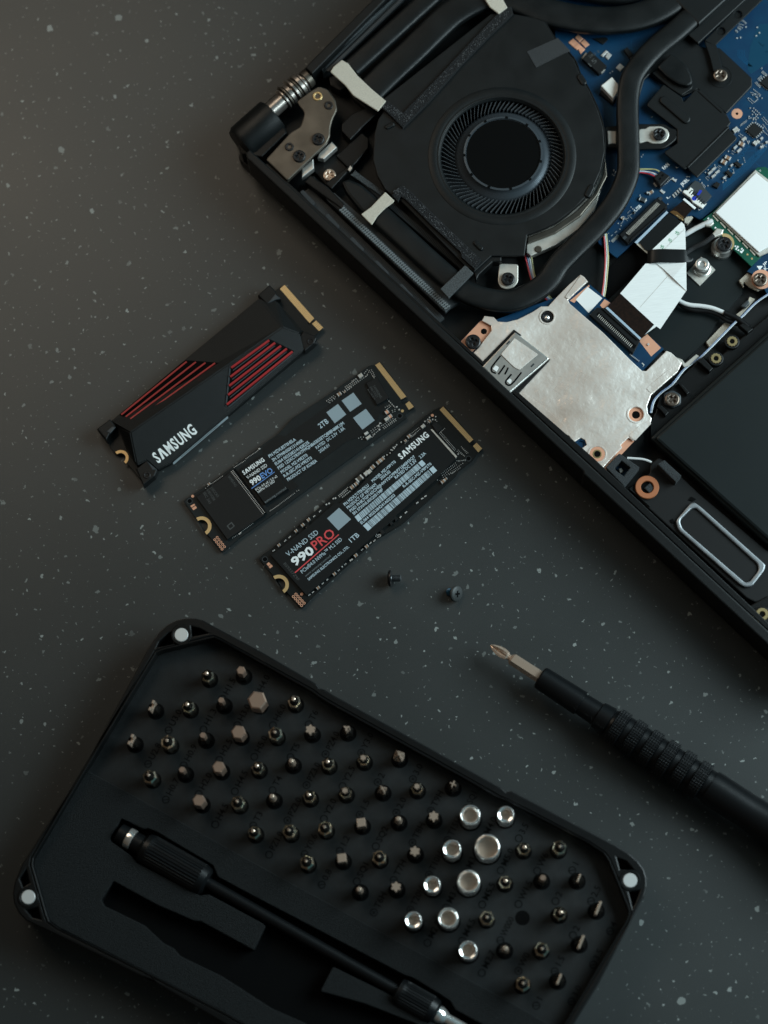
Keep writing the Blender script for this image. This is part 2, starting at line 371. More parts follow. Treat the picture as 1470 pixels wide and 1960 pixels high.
# outer shell: floor, side wall, rear wall, lid below
floor = pts(I, 470,296, 594,122, 717,0, 1500,-790, 2600,290, 1560,1312)
chs = mk('chassis', plate(floor, .55, ZF), LP, 'black_plastic')
mk('lid', plate(rnd(pts(I, 452,300, 585,135, 1510,-795, 2630,300, 1562,1345), 14), .05, .5, .06), LP, 'black_plastic')
side = pts(I, 470,292, 478,286, 545,346, 925,702, 1128,889, 1480,1216, 1572,1300, 1560,1318, 1470,1234, 1118,908, 1116,902, 911,710, 536,362, 474,304)
mk('side_wall', plate(side, .52, 1.98, .05), LP, 'black_plastic')
mk('side_ledge', plate(pts(I, 500,318, 512,312, 918,686, 1135,875, 1485,1205, 1478,1214, 1128,888, 925,701), ZF, 1.6, .03), LP, 'case_rim')
mk('side_groove', swp([(1126,925), (1300,1086), (1480,1252)], 1.2, .08, .08, n=2), LP, 'plate_black')
mk('rear_wall', plate(pts(I, 585,128, 592,120, 720,-8, 1500,-795, 1515,-780, 733,5, 605,135, 598,142), .52, 1.9, .05), LP, 'black_plastic')
mk('rear_wall_low', plate(pts(I, 487,222, 497,206, 585,128, 596,140, 503,228), .52, 1.15, .05), LP, 'black_plastic')
mk('front_corner', plate(rnd(pts(I, 1480,1216, 1700,1010, 1720,1030, 1572,1300), 5), ZF, 1.95, .04), LP, 'black_plastic')
mk('inner_frame', plate(rnd(pts(C8, 150,215, 190,200, 640,620, 800,760, 1180,1110, 1330,1180, 1470,1100, 1600,1230, 1500,1400, 1290,1250, 700,700), 4), ZF, 1.35, .04), LP, 'case_rim')
# --- hinge
hz = 1.75
hp = mk('hinge', plate(rnd(pts(C1, 640,640, 700,605, 760,625, 815,700, 830,770, 795,840, 780,900, 778,960, 755,1010, 480,1272, 325,1120, 500,930, 570,890, 590,830, 600,790, 560,740, 545,710), 5), hz - .12, hz, .04), LP, 'hinge_steel')
for x, y in ((693,975), (560,1095)): screw(C1, x, y, 46, hz + .07, hp, ang=random.random())
for x, y in ((767,740), (491,1031)):
    q = P(*C1(x, y), hz + .03); r = .13
    mk('rivet', platew([circ(q, .15, 20), circ(q, .07, 12)], hz, hz + .04, .015), hp, 'screw_black')
q = P(*C1(690,676), hz + .02); mk('threaded_hole', platew([circ(q, .17, 20), circ(q, .09, 12)], hz - .05, hz + .03, .02), hp, 'brass')
mk('hinge_arm', plate(pts(C1, 330,1125, 480,1275, 505,1250, 590,1170, 560,1140, 400,1080), hz - .3, hz - .13, .03), hp, 'hinge_steel')
mk('clip', plate(pts(C1, 580,1185, 660,1115, 665,1185, 580,1250), 1.2, 1.5, .03), hp, 'silver')
mk('clip', plate(pts(C1, 700,1075, 790,995, 828,1035, 735,1120, 690,1110), 1.2, 1.5, .03), hp, 'silver')
a = P(*C1(300,835), 1.45); b = P(*C1(640,535), 1.45); d = b - a; Lh = d.length
pin = mk('hinge_pin', lathe(a, d, [(0, .29), (Lh * .42, .29), (Lh * .43, .22), (Lh * .98, .22), (Lh, .18)], 20), LP, 'pin_steel', smooth=True)
for k, (t0, t1, r) in enumerate(((.43, .47, .33), (.48, .52, .38), (.53, .60, .33), (.62, .67, .40), (.68, .72, .36), (.73, .80, .38), (.81, .85, .33), (.88, .98, .28))):
    r *= 1.18; mk('spring_washer', lathe(a + d * t0, d, [(0, r * .9), (.02, r), (Lh * (t1 - t0) - .02, r), (Lh * (t1 - t0), r * .9)], 22), pin, 'pin_steel' if k % 3 != 1 else 'hinge_steel', smooth=True)
a = P(*C1(378,818), 1.28); b = P(*C1(150,1020), 1.28); d = b - a; Lb = d.length
mk('hinge_barrel', lathe(a, d, [(0, .60), (.04, .66), (Lb * .9, .66), (Lb, .58), (Lb + .02, .1)], 32), LP, 'pipe_sleeve', smooth=True)
mk('barrel_base', plate(pts(C1, 85,905, 235,760, 400,900, 205,1090, 160,1085), .3, 1.2, .05), LP, 'black_plastic')
mk('barrel_collar', plate(pts(C1, 330,890, 440,870, 480,930, 300,1105, 215,1095), 1.0, 1.5, .05), LP, 'case_rim')
mk('hinge_bay_rib', plate(pts(C1, 205,1090, 245,1100, 590,1440, 560,1450), ZF, 1.85, .03), LP, 'case_rim')
screw(C1, 775, 1230, 46, 1.35, LP, 'screw_gold', ang=.9)
for pg, z in ((pts(C1, 860,870, 930,800, 1060,740, 1110,800, 1000,900, 985,920, 920,985, 860,920), 1.4), (pts(C1, 820,1095, 1000,930, 1050,970, 1050,1040, 950,1160, 900,1175), 1.25),
              (pts(C1, 770,540, 860,500, 900,600, 850,640, 780,600), 1.4), (pts(C1, 600,1280, 640,1230, 760,1310, 885,1440, 870,1475), 1.55), (pts(C1, 640,1180, 790,1060, 900,1180, 760,1310), 1.1),
              (pts(C1, 740,1290, 930,1150, 945,1165, 790,1330), 1.5), (pts(C1, 900,640, 960,620, 1080,740, 1060,790, 950,700), 1.15)):
    mk('chassis_rib', plate(rnd(pg, 2), ZF, z, .04), LP, 'case_rim')
mk('retaining_clip', plate(pts(C1, 905,1190, 920,1165, 935,1180, 915,1205), 1.5, 1.6), LP, 'silver')
# --- rear grille (mesh strip along the rear edge)
gr = mk('rear_grille', plate(pts(C1, 690,430, 1200,-60, 1340,-60, 770,500, 730,520), 1.1, 1.55, .03), LP, 'mesh_black')
g = []; g2 = []
n = 70
for i in range(n):
    t = i / n
    for lo, (xa, ya, xb, yb) in ((g, (700,440, 1200,-50)), (g, (765,505, 1330,-40))):
        q = P(*C1(xa + (xb - xa) * t, ya + (yb - ya) * t), 1.55); lo.append(box(q, .10, .035, .12, R(-45)))
mk('grille_tooth', join(*g), gr, 'fin_black', stuff=True)
mk('grille_cord', swp([C1(720,455), C1(1260,-40)], 1.62, .10, .10, n=30), gr, 'mesh_black')
# --- side radiator: fins, mesh strip, slots
rad = mk('side_radiator', plate(pts(C5, 120,190, 350,240, 1180,960, 1050,1100, 80,290), ZF, 1.15), LP, 'deep_black')
g = []
n = 150
for i in range(n):
    t = i / (n - 1)
    a = P(*C5(352 + 838 * t, 245 + 725 * t), 1.45); b = P(*C5(300 + 800 * t, 290 + 730 * t), 1.45); q = (a + b) / 2
    d = b - a; g.append(box((q.x, q.y, 1.2), d.length, .018, .28, math.atan2(d.y, d.x)))
mk('radiator_fin', join(*g), rad, 'fin_black', stuff=True)
g = []
for i in range(n):
    t = i / (n - 1)
    a = P(*C5(185 + 900 * t, 200 + 870 * t), 1.3); b = P(*C5(125 + 925 * t, 250 + 845 * t), 1.3); q = (a + b) / 2
    d = b - a; g.append(box((q.x, q.y, 1.0), d.length, .022, .2, math.atan2(d.y, d.x)))
mk('vent_fin', join(*g), rad, 'fin_black', stuff=True)
mk('radiator_cover', plate(pts(C5, 165,150, 210,125, 410,330, 385,365), 1.3, 1.5, .03), rad, 'black_plastic')
mk('mesh_strip', plate(pts(C5, 375,360, 415,330, 1140,1000, 1095,1045), 1.35, 1.52, .03), rad, 'mesh_black')
for i in range(6):
    x = 115 + 165 * i; y = 235 + 157 * i
    mk('vent_pad', plate(rnd(pts(C5, x,y, x+25,y-15, x+105,y+70, x+85,y+95), 2), 1.1, 1.45, .02), rad, 'fabric_tape')
mk('radiator_fin_inner', plate(pts(C5, 455,120, 490,95, 690,235, 660,260), 1.3, 1.5, .02), rad, 'mesh_black')
g = []
for i in range(90):
    t = i / 89
    q = P(*C5(480 + 740 * t, 105 + 640 * t), 1.45); g.append(box((q.x, q.y, 1.25), .20, .02, .18, R(48)))
mk('inner_radiator_fin', join(*g), rad, 'fin_black', stuff=True)
mk('duct_floor', plate(pts(C5, 700,300, 800,270, 1210,680, 1220,730, 1150,720), ZF, 1.2), rad, 'chip_black')
g = []
for r_ in range(2):
    for i in range(58):
        t = (i + .5 * r_) / 58; o_ = r_ * 18 - 9
        g.append(box(P(*C5(400 + 715 * t + o_ * .6, 350 + 670 * t - o_), 1.52), .10, .05, .05, R(10)))
mk('mesh_bump', join(*g), rad, 'glint_grey', stuff=True)  # raised bumps, coloured pale to give the mesh its glints
g = []
for r_ in range(2):
    for i in range(62):
        t = (i + .5 * r_) / 62; o_ = r_ * 34 - 17
        g.append(box(P(*C1(735 + 560 * t + o_ * .7, 472 - 560 * t + o_ * .7), 1.55), .09, .045, .05, R(80)))
mk('grille_bump', join(*g), gr, 'fin_black', stuff=True)
# --- heat pipes
pl = [(727,413), (760,443), (806,486), (857,531), (893,559), (931,573), (977,577), (1016,562), (1048,538), (1070,506), (1103,472), (1142,433), (1175,392), (1193,358), (1202,330), (1203,299), (1202,250), (1201,210), (1203,177), (1211,146), (1231,117), (1259,88), (1290,63), (1321,35), (1350,8), (1380,-20)]
hpipe = mk('heat_pipe', swp(pl, 1.62, .76, .34, n=5, seg=24, power=3.6), LP, 'pipe_sleeve', smooth=True, label='long curved black heat pipe that loops round the fan')
mk('pipe_end', plate(rnd(pts(C5, 395,165, 440,145, 530,180, 660,290, 740,380, 640,460, 520,350, 430,240), 6), 1.35, 1.72, .10), hpipe, 'pipe_sleeve')
mk('heat_pipe', swp([(673,132), (712,97), (755,58), (800,17), (850,-28)], 1.62, .68, .36, n=5, seg=24, power=3.6), LP, 'pipe_sleeve', smooth=True, label='straight black heat pipe under the cream tape')
mk('heat_pipe', swp([(708,176), (748,137), (790,98), (836,53), (872,22), (920,-3), (965,-6), (1000,4), (1043,22), (1104,36), (1150,40), (1190,38), (1230,30), (1266,14), (1296,-8), (1330,-45)], 1.60, .98, .36, n=5, seg=24, power=4), LP, 'pipe_sleeve', smooth=True, label='broad black heat pipe bending across the top')
mk('heat_pipe', swp([(1060,-30), (1130,-12), (1190,-8), (1240,-20)], 1.62, .6, .4, n=6, seg=16), LP, 'pipe_sleeve', smooth=True, label='black heat pipe cut off by the upper edge')
# tapes
def tape(pg, z, m, lab, zl=.06): mk('tape_strip', plate(rnd(pg, 1.2, 2), z - zl, z, .02), LP, m, label=lab)
tape(pts(C1, 860,420, 905,445, 970,530, 1070,625, 1172,710, 1115,782, 1010,715, 940,670, 885,600, 780,505, 800,470), 1.90, 'cream_fabric', 'long cream fabric tape over two pipes')
tape(pts(C2, 600,-20, 640,40, 690,78, 738,42, 705,-20), 1.90, 'cream_fabric', 'cream fabric tape cut by the upper edge')
tape(pts(C5, 690,235, 752,293, 745,305, 690,345, 640,395, 600,457, 568,425, 528,385, 595,335), 1.88, 'cream_fabric', 'short cream fabric tape near the hinge')
tape(pts(C5, 1225,725, 1282,778, 1115,947, 1058,885), 1.92, 'foam_grey', 'grey foam pad on the heat pipe', .12)
# --- fan
fc = P(961, 298, 1.74); fr = (P(1079, 298, 1.74) - fc).length
outl = pts(I, 735,188, 940,26, 987,27, 1040,37, 1063,75, 1098,112, 1111,143, 1128,173, 1145,211, 1155,245, 1158,289, 1150,327, 1133,364, 1101,398, 1060,429, 1009,450, 1004,490, 941,490, 908,520, 893,512, 768,385, 748,372, 737,362, 722,335, 714,305, 717,255, 724,228, 735,212)
fan = mk('fan', platew([W3(outl, 1.74), circ(fc, fr + .04, 96)], 1.62, 1.74, .03), LP, 'fan_cover_paint')
mk('fan_floor', plate(outl, ZF, 1.02), fan, 'deep_black')
# rolled lip of the opening
pr = [(fr + .42, 0), (fr + .40, .015), (fr + .20, .012), (fr + .08, -.01), (fr, -.06), (fr - .02, -.12)]
mk('intake_lip', lathe((fc.x, fc.y, 1.74), (0, 0, 1), [(z, r) for r, z in pr], 96)[0:1] + (
   [(i * 96 + j, i * 96 + (j + 1) % 96, (i + 1) * 96 + (j + 1) % 96, (i + 1) * 96 + j) for i in range(5) for j in range(96)],), fan, 'fan_cover_paint', smooth=True)
fcw = P(963, 297, 1.5)
hubR = fr * .66
prof = [(.0, 1.60), (.14, 1.585), (.22, 1.55), (.30, 1.42), (.42, 1.415), (.46, 1.41)]
V, F = lathe((fcw.x, fcw.y, 0), (0, 0, 1), [(1.25, fr * .80), (1.34, fr * .79), (1.44, fr * .74), (1.52, fr * .685), (1.60, fr * .655), (1.66, fr * .645), (1.665, fr * .615), (1.62, fr * .605)], 96)
dm('hub_metal', (.08, .095, .11), .34, .6)
mk('hub', (V, F), fan, 'hub_metal', smooth=True)
mk('hub_cap', platew([circ(fcw, fr * .61, 64)], 1.4, 1.625, .02), fan, 'engraved')
for k in range(11):
    a = 2 * math.pi * k / 11 + .2; q = Vector((fcw.x + fr * .63 * math.cos(a), fcw.y + fr * .63 * math.sin(a), 1.655))
    mk('hub_notch', box(q, .07, .09, .02, a), fan, 'engraved')
nb = 79; r0, r1 = fr * .79, fr * 1.03; V = []; F = []
for i in range(7):
    t = i / 6; r = r0 + (r1 - r0) * t; a = .16 * (1 - t) ** 1.3 - .16
    for s, z in ((-1, 1.2), (-1, 1.53 + .05 * t), (1, 1.53 + .05 * t), (1, 1.2)):
        V.append((r * math.cos(a + s * .0035), r * math.sin(a + s * .0035), z))
for i in range(6):
    for j in range(4): k = (j + 1) % 4; F.append((i * 4 + j, i * 4 + k, i * 4 + 4 + k, i * 4 + 4 + j))
F += [(0, 1, 2, 3), (27, 26, 25, 24)]
dm('blade_grey', (.11, .12, .13), .32, .4)
me = bpy.data.meshes.new('blade'); me.from_pydata(V, [], F); me.materials.append(M['blade_grey'])
for k in range(nb):
    o = bpy.data.objects.new('blade', me); COL.objects.link(o); o.parent = fan
    o.location = Vector((fcw.x, fcw.y, 0)) - LP.location; o.rotation_euler = (0, 0, 2 * math.pi * k / nb)
for (x0, y0, x1, y1, c, r) in ((62,712, 92,697, C2, 4.5), (560,1365, 590,1395, C2, 4.5), (1150,430, 1168,460, C2, 6), (1192,1092, 1212,1052, C2, 6)):
    mk('embossed_tab', plate(pill(c(x0, y0), c(x1, y1), r), 1.6, 1.80, .04), fan, 'pipe_sleeve')
mk('cloth_tape', plate(pts(C2, 848,290, 1022,213, 1095,288, 1060,300, 900,380), 1.73, 1.755, .005), fan, 'fabric_tape')
mk('foam_strip', plate(pts(C2, 715,40, 760,35, 772,75, 640,200, 480,365, 300,570, 150,720, 90,660, 25,600, 55,560, 120,610, 150,632, 300,480, 450,320, 600,160), 1.7, 1.86, .03), fan, 'foam_black')
mk('foam_strip', plate(pts(C5, 735,260, 762,215, 800,188, 860,230, 1000,370, 1200,560, 1335,690, 1290,755, 1200,672, 1195,640, 1000,460, 830,290, 795,265, 775,300), 1.7, 1.86, .03), fan, 'foam_black')
random.seed(5); g = []
def foam_glints(c, x0, y0, x1, y1, w, n):
    a = P(*c(x0, y0), 1.86); b = P(*c(x1, y1), 1.86); d = (b - a).normalized(); s_ = Vector((-d.y, d.x, 0))
    for _ in range(n): g.append(box(a.lerp(b, random.random()) + s_ * random.uniform(-w, w), .022, .018, .012, random.random() * 3))
foam_glints(C2, 740,60, 150,680, .12, 190); foam_glints(C2, 45,585, 145,660, .12, 60); foam_glints(C5, 800,215, 1310,710, .12, 150); foam_glints(C5, 755,245, 800,215, .1, 25)
mk('foam_glint', join(*g), fan, 'foam_glint_grey', stuff=True)  # tiny grey boxes added as glints on the black foam
mk('fan_rim', swp(pts(I, 1040,38, 1063,75, 1098,112, 1111,143, 1128,173, 1145,211, 1155,245, 1158,289, 1150,327, 1133,364, 1101,398, 1060,429, 1010,450), 1.66, .07, .16, n=4), fan, 'black_plastic', smooth=True)
arc = pts(C2, 1288,870, 1292,960, 1280,1020, 1230,1180, 1140,1290, 1010,1378, 870,1440, 846,1420, 846,1325, 1000,1262, 1120,1172, 1212,1068, 1262,960, 1280,880)
mk('fan_housing_wall', plate(arc, 1.0, 1.32, .03), fan, 'dull_silver')
mk('fan_housing_step', plate(pts(C2, 1290,890, 1278,980, 1235,1080, 1130,1185, 1000,1275, 852,1335, 852,1370, 1010,1310, 1150,1215, 1245,1100, 1300,990), 1.3, 1.45, .03), fan, 'hinge_steel')
q = P(*C2(912,1402), 1.34); mk('housing_rivet', platew([circ(q, .12, 18)], 1.3, 1.36, .02), fan, 'hinge_steel')
mk('fan_frame_corner', plate(pts(C5, 1285,770, 1400,665, 1470,668, 1470,700, 1410,705, 1320,790, 1300,830), 1.2, 1.66, .04), fan, 'black_plastic')
mb = mk('fan_mount', plate(rnd(pts(C6, 440,68, 543,72, 543,170, 515,200, 480,208, 447,198, 432,165), 5), 1.3, 1.38, .03), LP, 'dull_silver')
screw(C6, 487, 150, 38, 1.5, mb)
mb = mk('fan_bracket', plate(rnd(pts(C3, 555,868, 620,870, 740,868, 790,900, 832,905, 832,975, 780,1020, 740,1045, 560,1050, 330,1035, 315,890), 6), 1.28, 1.4, .04), LP, 'black_plastic')
mk('bracket_plate', plate(rnd(pts(C3, 560,905, 610,905, 630,888, 720,886, 765,910, 778,945, 762,985, 720,1008, 650,1008, 620,992, 560,1008), 5), 1.38, 1.46, .03), mb, 'dull_silver')
mk('bracket_plate', plate(pts(C3, 340,918, 402,920, 402,1010, 345,1012), 1.38, 1.46, .03), mb, 'dull_silver')
screw(C3, 706, 941, 48, 1.62, mb, ang=.6)
# --- motherboard
ZB = 1.12
bang = dirang(C3, 0, 800, 700, 130, ZB)
mpoly = pts(C4, -60,-1200, 20,-300, 180,300, 250,540, 280,612, 395,706, 408,708, 560,575, 700,450, 940,415, 990,442, 1005,436, 1500,60, 2100,-500, 1500,-1300, 900,-1700)
mb = mk('motherboard', plate(mpoly, ZB - .12, ZB, .015), LP, 'blue_board')
mk('copper_pour', plate(pts(D1, 1190,740, 1330,380, 1470,370, 1600,600, 1600,900, 1200,1160, 1150,1080, 1170,880), ZB, ZB + .003), mb, 'teal_pour')
# traces
tr = []
random.seed(3)
def trace(c, lst, w=.018, z=None):
    z = z or ZB
    q = [P(*c(*p), z) for p in lst]
    for a, b in zip(q, q[1:]):
        d = b - a; m_ = (a + b) / 2; tr.append(box((m_.x, m_.y, z), d.length, w, .003, math.atan2(d.y, d.x)))
for k in range(7):
    trace(D2, [(1500 - 40, 760 + k * 14), (1100 + k * 10, 1080 + k * 16), (760, 1420 + k * 14)])
for k in range(12):
    x = 700 + k * 42; trace(D2, [(x + 60, 1350 - k * 60), (x + 180, 1250 - k * 60), (x + 200, 1180 - k * 60)])
for k in range(60):
    x = random.uniform(180, 1450); y = random.uniform(0, 1180); l = random.uniform(15, 70); h = random.choice(((1, 0), (.7, -.7), (.7, .7), (0, 1)))
    trace(C3, [(x, y), (x + l * h[0], y + l * h[1]), (x + l * h[0] + 12, y + l * h[1] - 12 * (k % 2))], .014)
for k in range(8): trace(D3, [(380 + k * 26, 560 + k * 8), (340 + k * 30, 700 + k * 5)], .015)
for k in range(5): trace(D1, [(1000 + k * 25, 780), (1000 + k * 25, 880), (1100 + k * 18, 980 + k * 4), (1180 + k * 12, 1040)], .015)
mk('copper_trace', join(*tr), mb, 'blue_trace', stuff=True)
# plates
mk('heatsink_plate', plate(rnd(pts(C3, 700,230, 905,250, 1000,330, 1130,335, 1358,548, 1358,605, 1185,790, 1175,798, 975,622, 960,640, 862,678, 640,520, 600,560, 560,700, 500,640, 500,400), 2), 1.2, 1.32, .03), mb, 'plate_black')
mk('shield_cover', plate([rnd(pts(C3, 625,722, 735,592, 862,680, 878,718, 968,620, 985,632, 1165,790, 1178,800, 1210,862, 1190,888, 905,1180, 880,1190, 830,1150, 750,1085, 745,1065, 832,1005, 832,910, 780,870, 620,745), 2)], 1.36, 1.45, .03), mb, 'plate_black')
mk('shield_flap', plate(rnd(pts(C3, 1195,900, 1252,968, 1245,985, 972,1250, 905,1185, 915,1172), 2), 1.3, 1.38, .03), mb, 'plate_black')
mk('shield_lip', swp([C3(905,1178), C3(1192,895)], 1.45, .09, .09, n=2), mb, 'plate_black')
mk('shield_rib', swp([C3(985,640), C3(1150,790)], 1.44, .12, .08, n=2), mb, 'plate_black')
mk('embossed_rib', plate(pill(C3(740,702), C3(895,835), 8.2), 1.44, 1.53, .08), mb, 'plate_black')
tg = mk('pipe_tongue', plate(rnd(pts(C3, 690,470, 785,372, 830,400, 905,465, 935,540, 942,585, 908,605, 840,590, 760,540), 5), 1.4, 1.62, .06), mb, 'pipe_sleeve')
mk('tongue_base', plate(rnd(pts(C3, 650,510, 700,480, 830,590, 915,612, 942,590, 935,625, 862,672, 790,625), 3), 1.3, 1.42, .03), tg, 'black_plastic')
mk('heatsink_block', plate(pts(C3, 770,-50, 985,172, 1230,-50), 1.6, 1.8, .06), mb, 'plate_black')
mk('heatsink_bar', plate(pts(C3, 908,243, 980,306, 1375,-60, 1230,-50, 988,176), 1.45, 1.62, .03), mb, 'plate_black')
bar = mk('spring_arm', plate(rnd(pts(C3, 1022,288, 1108,318, 1150,480, 1130,530, 1085,500, 1060,400), 2), 1.42, 1.5, .02), mb, 'plate_black')
q = P(*C3(1140,218), 1.5); q2 = P(*C3(1258,101), 1.5); q3 = P(*C3(1380,-10), 1.5)
mk('clamp_bar', platew([W3(pts(C3, 1022,285, 1108,330, 1105,312, 1480,-50, 1370,-60), 1.5), circ(q, .14, 20), circ(q2, .14, 20)], 1.4, 1.5, .02), mb, 'plate_black')
for w in (q, q2): mk('clamp_dimple', platew([circ(w, .14, 18)], 1.38, 1.41), mb, 'black_plastic')
q = P(*C3(1135,535), 1.335); mk('screw_ring', platew([circ(q, .42, 36), circ(q, .36, 30)], 1.31, 1.335, .008), mb, 'plate_black')
screw(C3, 1136, 527, 50, 1.62, mb, 'screw_bronze', ang=.7)
q = P(*C3(1252,800), ZB); mk('copper_ring', platew([circ(q, .185, 32), circ(q, .05, 14)], ZB - .01, ZB + .006), mb, 'copper_pad')
mk('via_hole', platew([circ(q, .05, 14)], ZB, ZB + .002), mb, 'engraved')
# chips and parts by the fan
def chip(c, pg, z=.09, m='chip_black', name='chip', base=None): 
    b = ZB if base is None else base
    return mk(name, plate(pts(c, *pg), b, b + z, .012), mb, m)
g = []
for pg in ((65,298, 100,268, 140,305, 105,335), (110,262, 135,242, 172,270, 145,298), (100,330, 135,300, 160,325, 128,352), (150,300, 178,275, 215,312, 185,335), (135,345, 160,325, 185,345, 152,380)):
    g.append(plate(pts(C3, *pg), ZB, ZB + .03, .012))
mk('solder_pad', join(*g), mb, 'copper_pad')
chip(C3, (218,355, 335,462, 282,518, 163,412), .22)
mk('chip_lead', plate(pts(C3, 160,405, 190,368, 205,380, 172,418), ZB, ZB + .1, .01), mb, 'dull_silver')
mk('chip_lead', plate(pts(C3, 290,505, 318,475, 325,490, 300,515), ZB, ZB + .1, .01), mb, 'dull_silver')
mk('chip_marking', join(text('15', C3, 225, 470, 270, 430, 30, ZB + .223), text('2R2 E', C3, 215, 410, 290, 365, 18, ZB + .223)), mb, 'print_faint', stuff=True)
for pg in ((330,350, 345,362, 310,400, 292,388), (345,362, 372,385, 345,420, 325,400), (428,443, 462,468, 432,502, 398,475), (1,1, 2,1, 2,2, 1,2)):
    if pg[0] > 1: mk('solder_pad', plate(pts(C3, *pg), ZB, ZB + .05, .02), mb, 'solder')
mk('white_connector', plate(pts(C3, 372,540, 416,590, 414,640, 382,695, 295,602), ZB, ZB + .4, .03), mb, 'white_plastic')
mk('connector_base', plate(pts(C3, 300,620, 385,700, 410,650, 400,712, 375,735, 285,655), ZB, ZB + .15, .02), mb, 'connector_black')
chip(C3, (455,350, 480,330, 520,380, 495,405), .15)
mk('copper_shield_edge', plate(pts(C3, 240,270, 330,262, 345,275, 310,310), ZB, ZB + .05), mb, 'plate_black')
# right-hand chips, with pins
def qfn(c, pg, z=.09):
    p = pts(c, *pg); o = mk('chip', plate(p, ZB + .01, ZB + z, .012), mb, 'chip_black')
    w = W3(p, ZB); g = []
    for a, b in zip(w, w[1:] + w[:1]):
        d = (b - a).normalized(); n = Vector((d.y, -d.x, 0)); cc = sum(w, Vector()) / 4
        if (a - cc).dot(n) < 0: n = -n
        L = (b - a).length; k = max(3, int(L / .075))
        for i in range(k): g.append(box(a + (b - a) * ((i + .5) / k) + n * .03, .06, .03, .03, math.atan2(n.y, n.x)))
    mk('pin', join(*g), o, 'solder', stuff=True)
qfn(D2, (1250,450, 1395,555, 1262,680, 1130,570))
qfn(D1, (1460,1180, 1600,1290, 1480,1400, 1345,1290))
def cap(c, x0, y0, x1, y1, w, m='cap_brown', h=.1, e=.25, base=ZB, parent=None, name='capacitor'):
    a = P(*c(x0, y0), base); b = P(*c(x1, y1), base); d = b - a; L = d.length; an = math.atan2(d.y, d.x)
    ww = (P(*c(x0 + w, y0), base) - a).length
    mid = (a + b) / 2; u = d.normalized()
    g = [(box(mid, L * (1 - 2 * e) + .004, ww * .95, h * .95, an, .006), m)]
    for s in (-1, 1): g.append((box(mid + u * s * L * (1 - e) / 2, L * e, ww, h, an, .008), 'solder'))
    return mk(name, g, parent or mb)
for q in ((1010,775, 1095,815, 66), (735,1055, 815,1095, 68), (795,990, 880,1030, 62)): cap(D2, *q)
for q in ((925,560, 965,610, 50), (955,535, 1010,590, 45), (1240,760, 1290,800, 60), (1290,740, 1330,770, 40), (1060,740, 1120,690, 45)): cap(D2, *q, m='dull_silver')
for q in ((930,870, 980,820, 32), (985,920, 1045,865, 32), (590,1205, 650,1155, 32), (645,1255, 705,1205, 32), (530,1265, 590,1215, 32), (585,1315, 645,1270, 32), (880,1140, 915,1110, 26), (765,1335, 805,1300, 26), (1350,720, 1385,690, 32), (1345,850, 1395,825, 35), (1430,775, 1465,755, 32)):
    cap(D2, *q, m='solder')
for pg in ((935,1075, 990,1045, 1060,1110, 1020,1150), (800,1215, 850,1185, 920,1255, 880,1300), (600,1430, 665,1365, 725,1400, 680,1470)): chip(D2, pg, .1)
cap(D3, 665, 590, 735, 545, 42, m='cap_brown'); cap(D3, 640, 590, 650, 560, 30, m='solder'); cap(D3, 520, 660, 620, 700, 70, m='grey_plastic', e=.12); cap(D3, 235, 960, 275, 990, 40)
cap(D3, 430, 860, 450, 895, 22, m='grey_plastic')
mk('solder_pad', join(plate(pts(D3, 1015,345, 1050,315, 1070,345, 1110,350, 1085,395, 1050,370), ZB, ZB + .04, .01), plate(pts(D3, 835,530, 870,500, 890,525, 930,545, 895,580, 870,560), ZB, ZB + .04, .01), plate(pts(D3, 735,415, 755,400, 800,460, 780,470), ZB, ZB + .04, .01)), mb, 'solder')
for k in range(4):
    x = 1030 + k * 34; y = 595 - k * 32; mk('solder_pad', plate(pts(D3, x,y, x+22,y-18, x+55,y+32, x+38,y+48), ZB, ZB + .03, .008), mb, 'solder')
g = []
g.append(dots(D2, ZB, .035, [(1190,225), (1245,228), (1225,270), (1275,255), (1250,290), (1300,275), (1225,325), (1275,320), (1325,300), (1345,325), (1305,330), (1175,355), (1200,380), (1170,385), (1265,380), (1285,355), (1310,380), (1240,405), (1280,405), (1240,385), (1160,70), (1375,70), (1230,20), (1265,15), (1300,60), (1340,35), (1285,45), (850,900), (635,1115), (1000,1040), (1070,1100), (855,1180), (925,1240), (965,1135), (970,1120), (820,1275), (810,1355), (765,1385), (405,1345), (435,1390), (530,1440), (535,1190), (490,1230), (1160,770), (1150,745), (1175,745)], bang, .04))
g.append(dots(D2, ZB, .022, [(1165,95, 1225,150, 5), (1190,75, 1250,130, 5), (1260,130, 1310,85, 6), (1040,500, 1130,440, 6), (1045,480, 1135,415, 7), (885,920, 925,945, 3), (910,890, 950,912, 3), (885,920, 915,890, 2), (680,1145, 715,1170, 3), (700,1125, 735,1145, 3), (495,1310, 530,1345, 3), (515,1290, 550,1315, 3), (1375,385, 1455,480, 7), (1400,365, 1475,450, 7), (1390,480, 1470,590, 7), (1410,600, 1470,650, 5), (1015,650, 1060,690, 4), (1030,625, 1075,655, 4), (1130,720, 1160,780, 3), (1290,690, 1350,640, 6), (1320,760, 1385,800, 4), (1385,780, 1440,830, 4), (1090,1000, 1110,1070, 4), (925,1180, 940,1240, 4), (800,1330, 830,1280, 4), (1300,20, 1350,10, 3), (415,1410, 480,1470, 6), (430,1395, 490,1450, 6)], bang, .03))
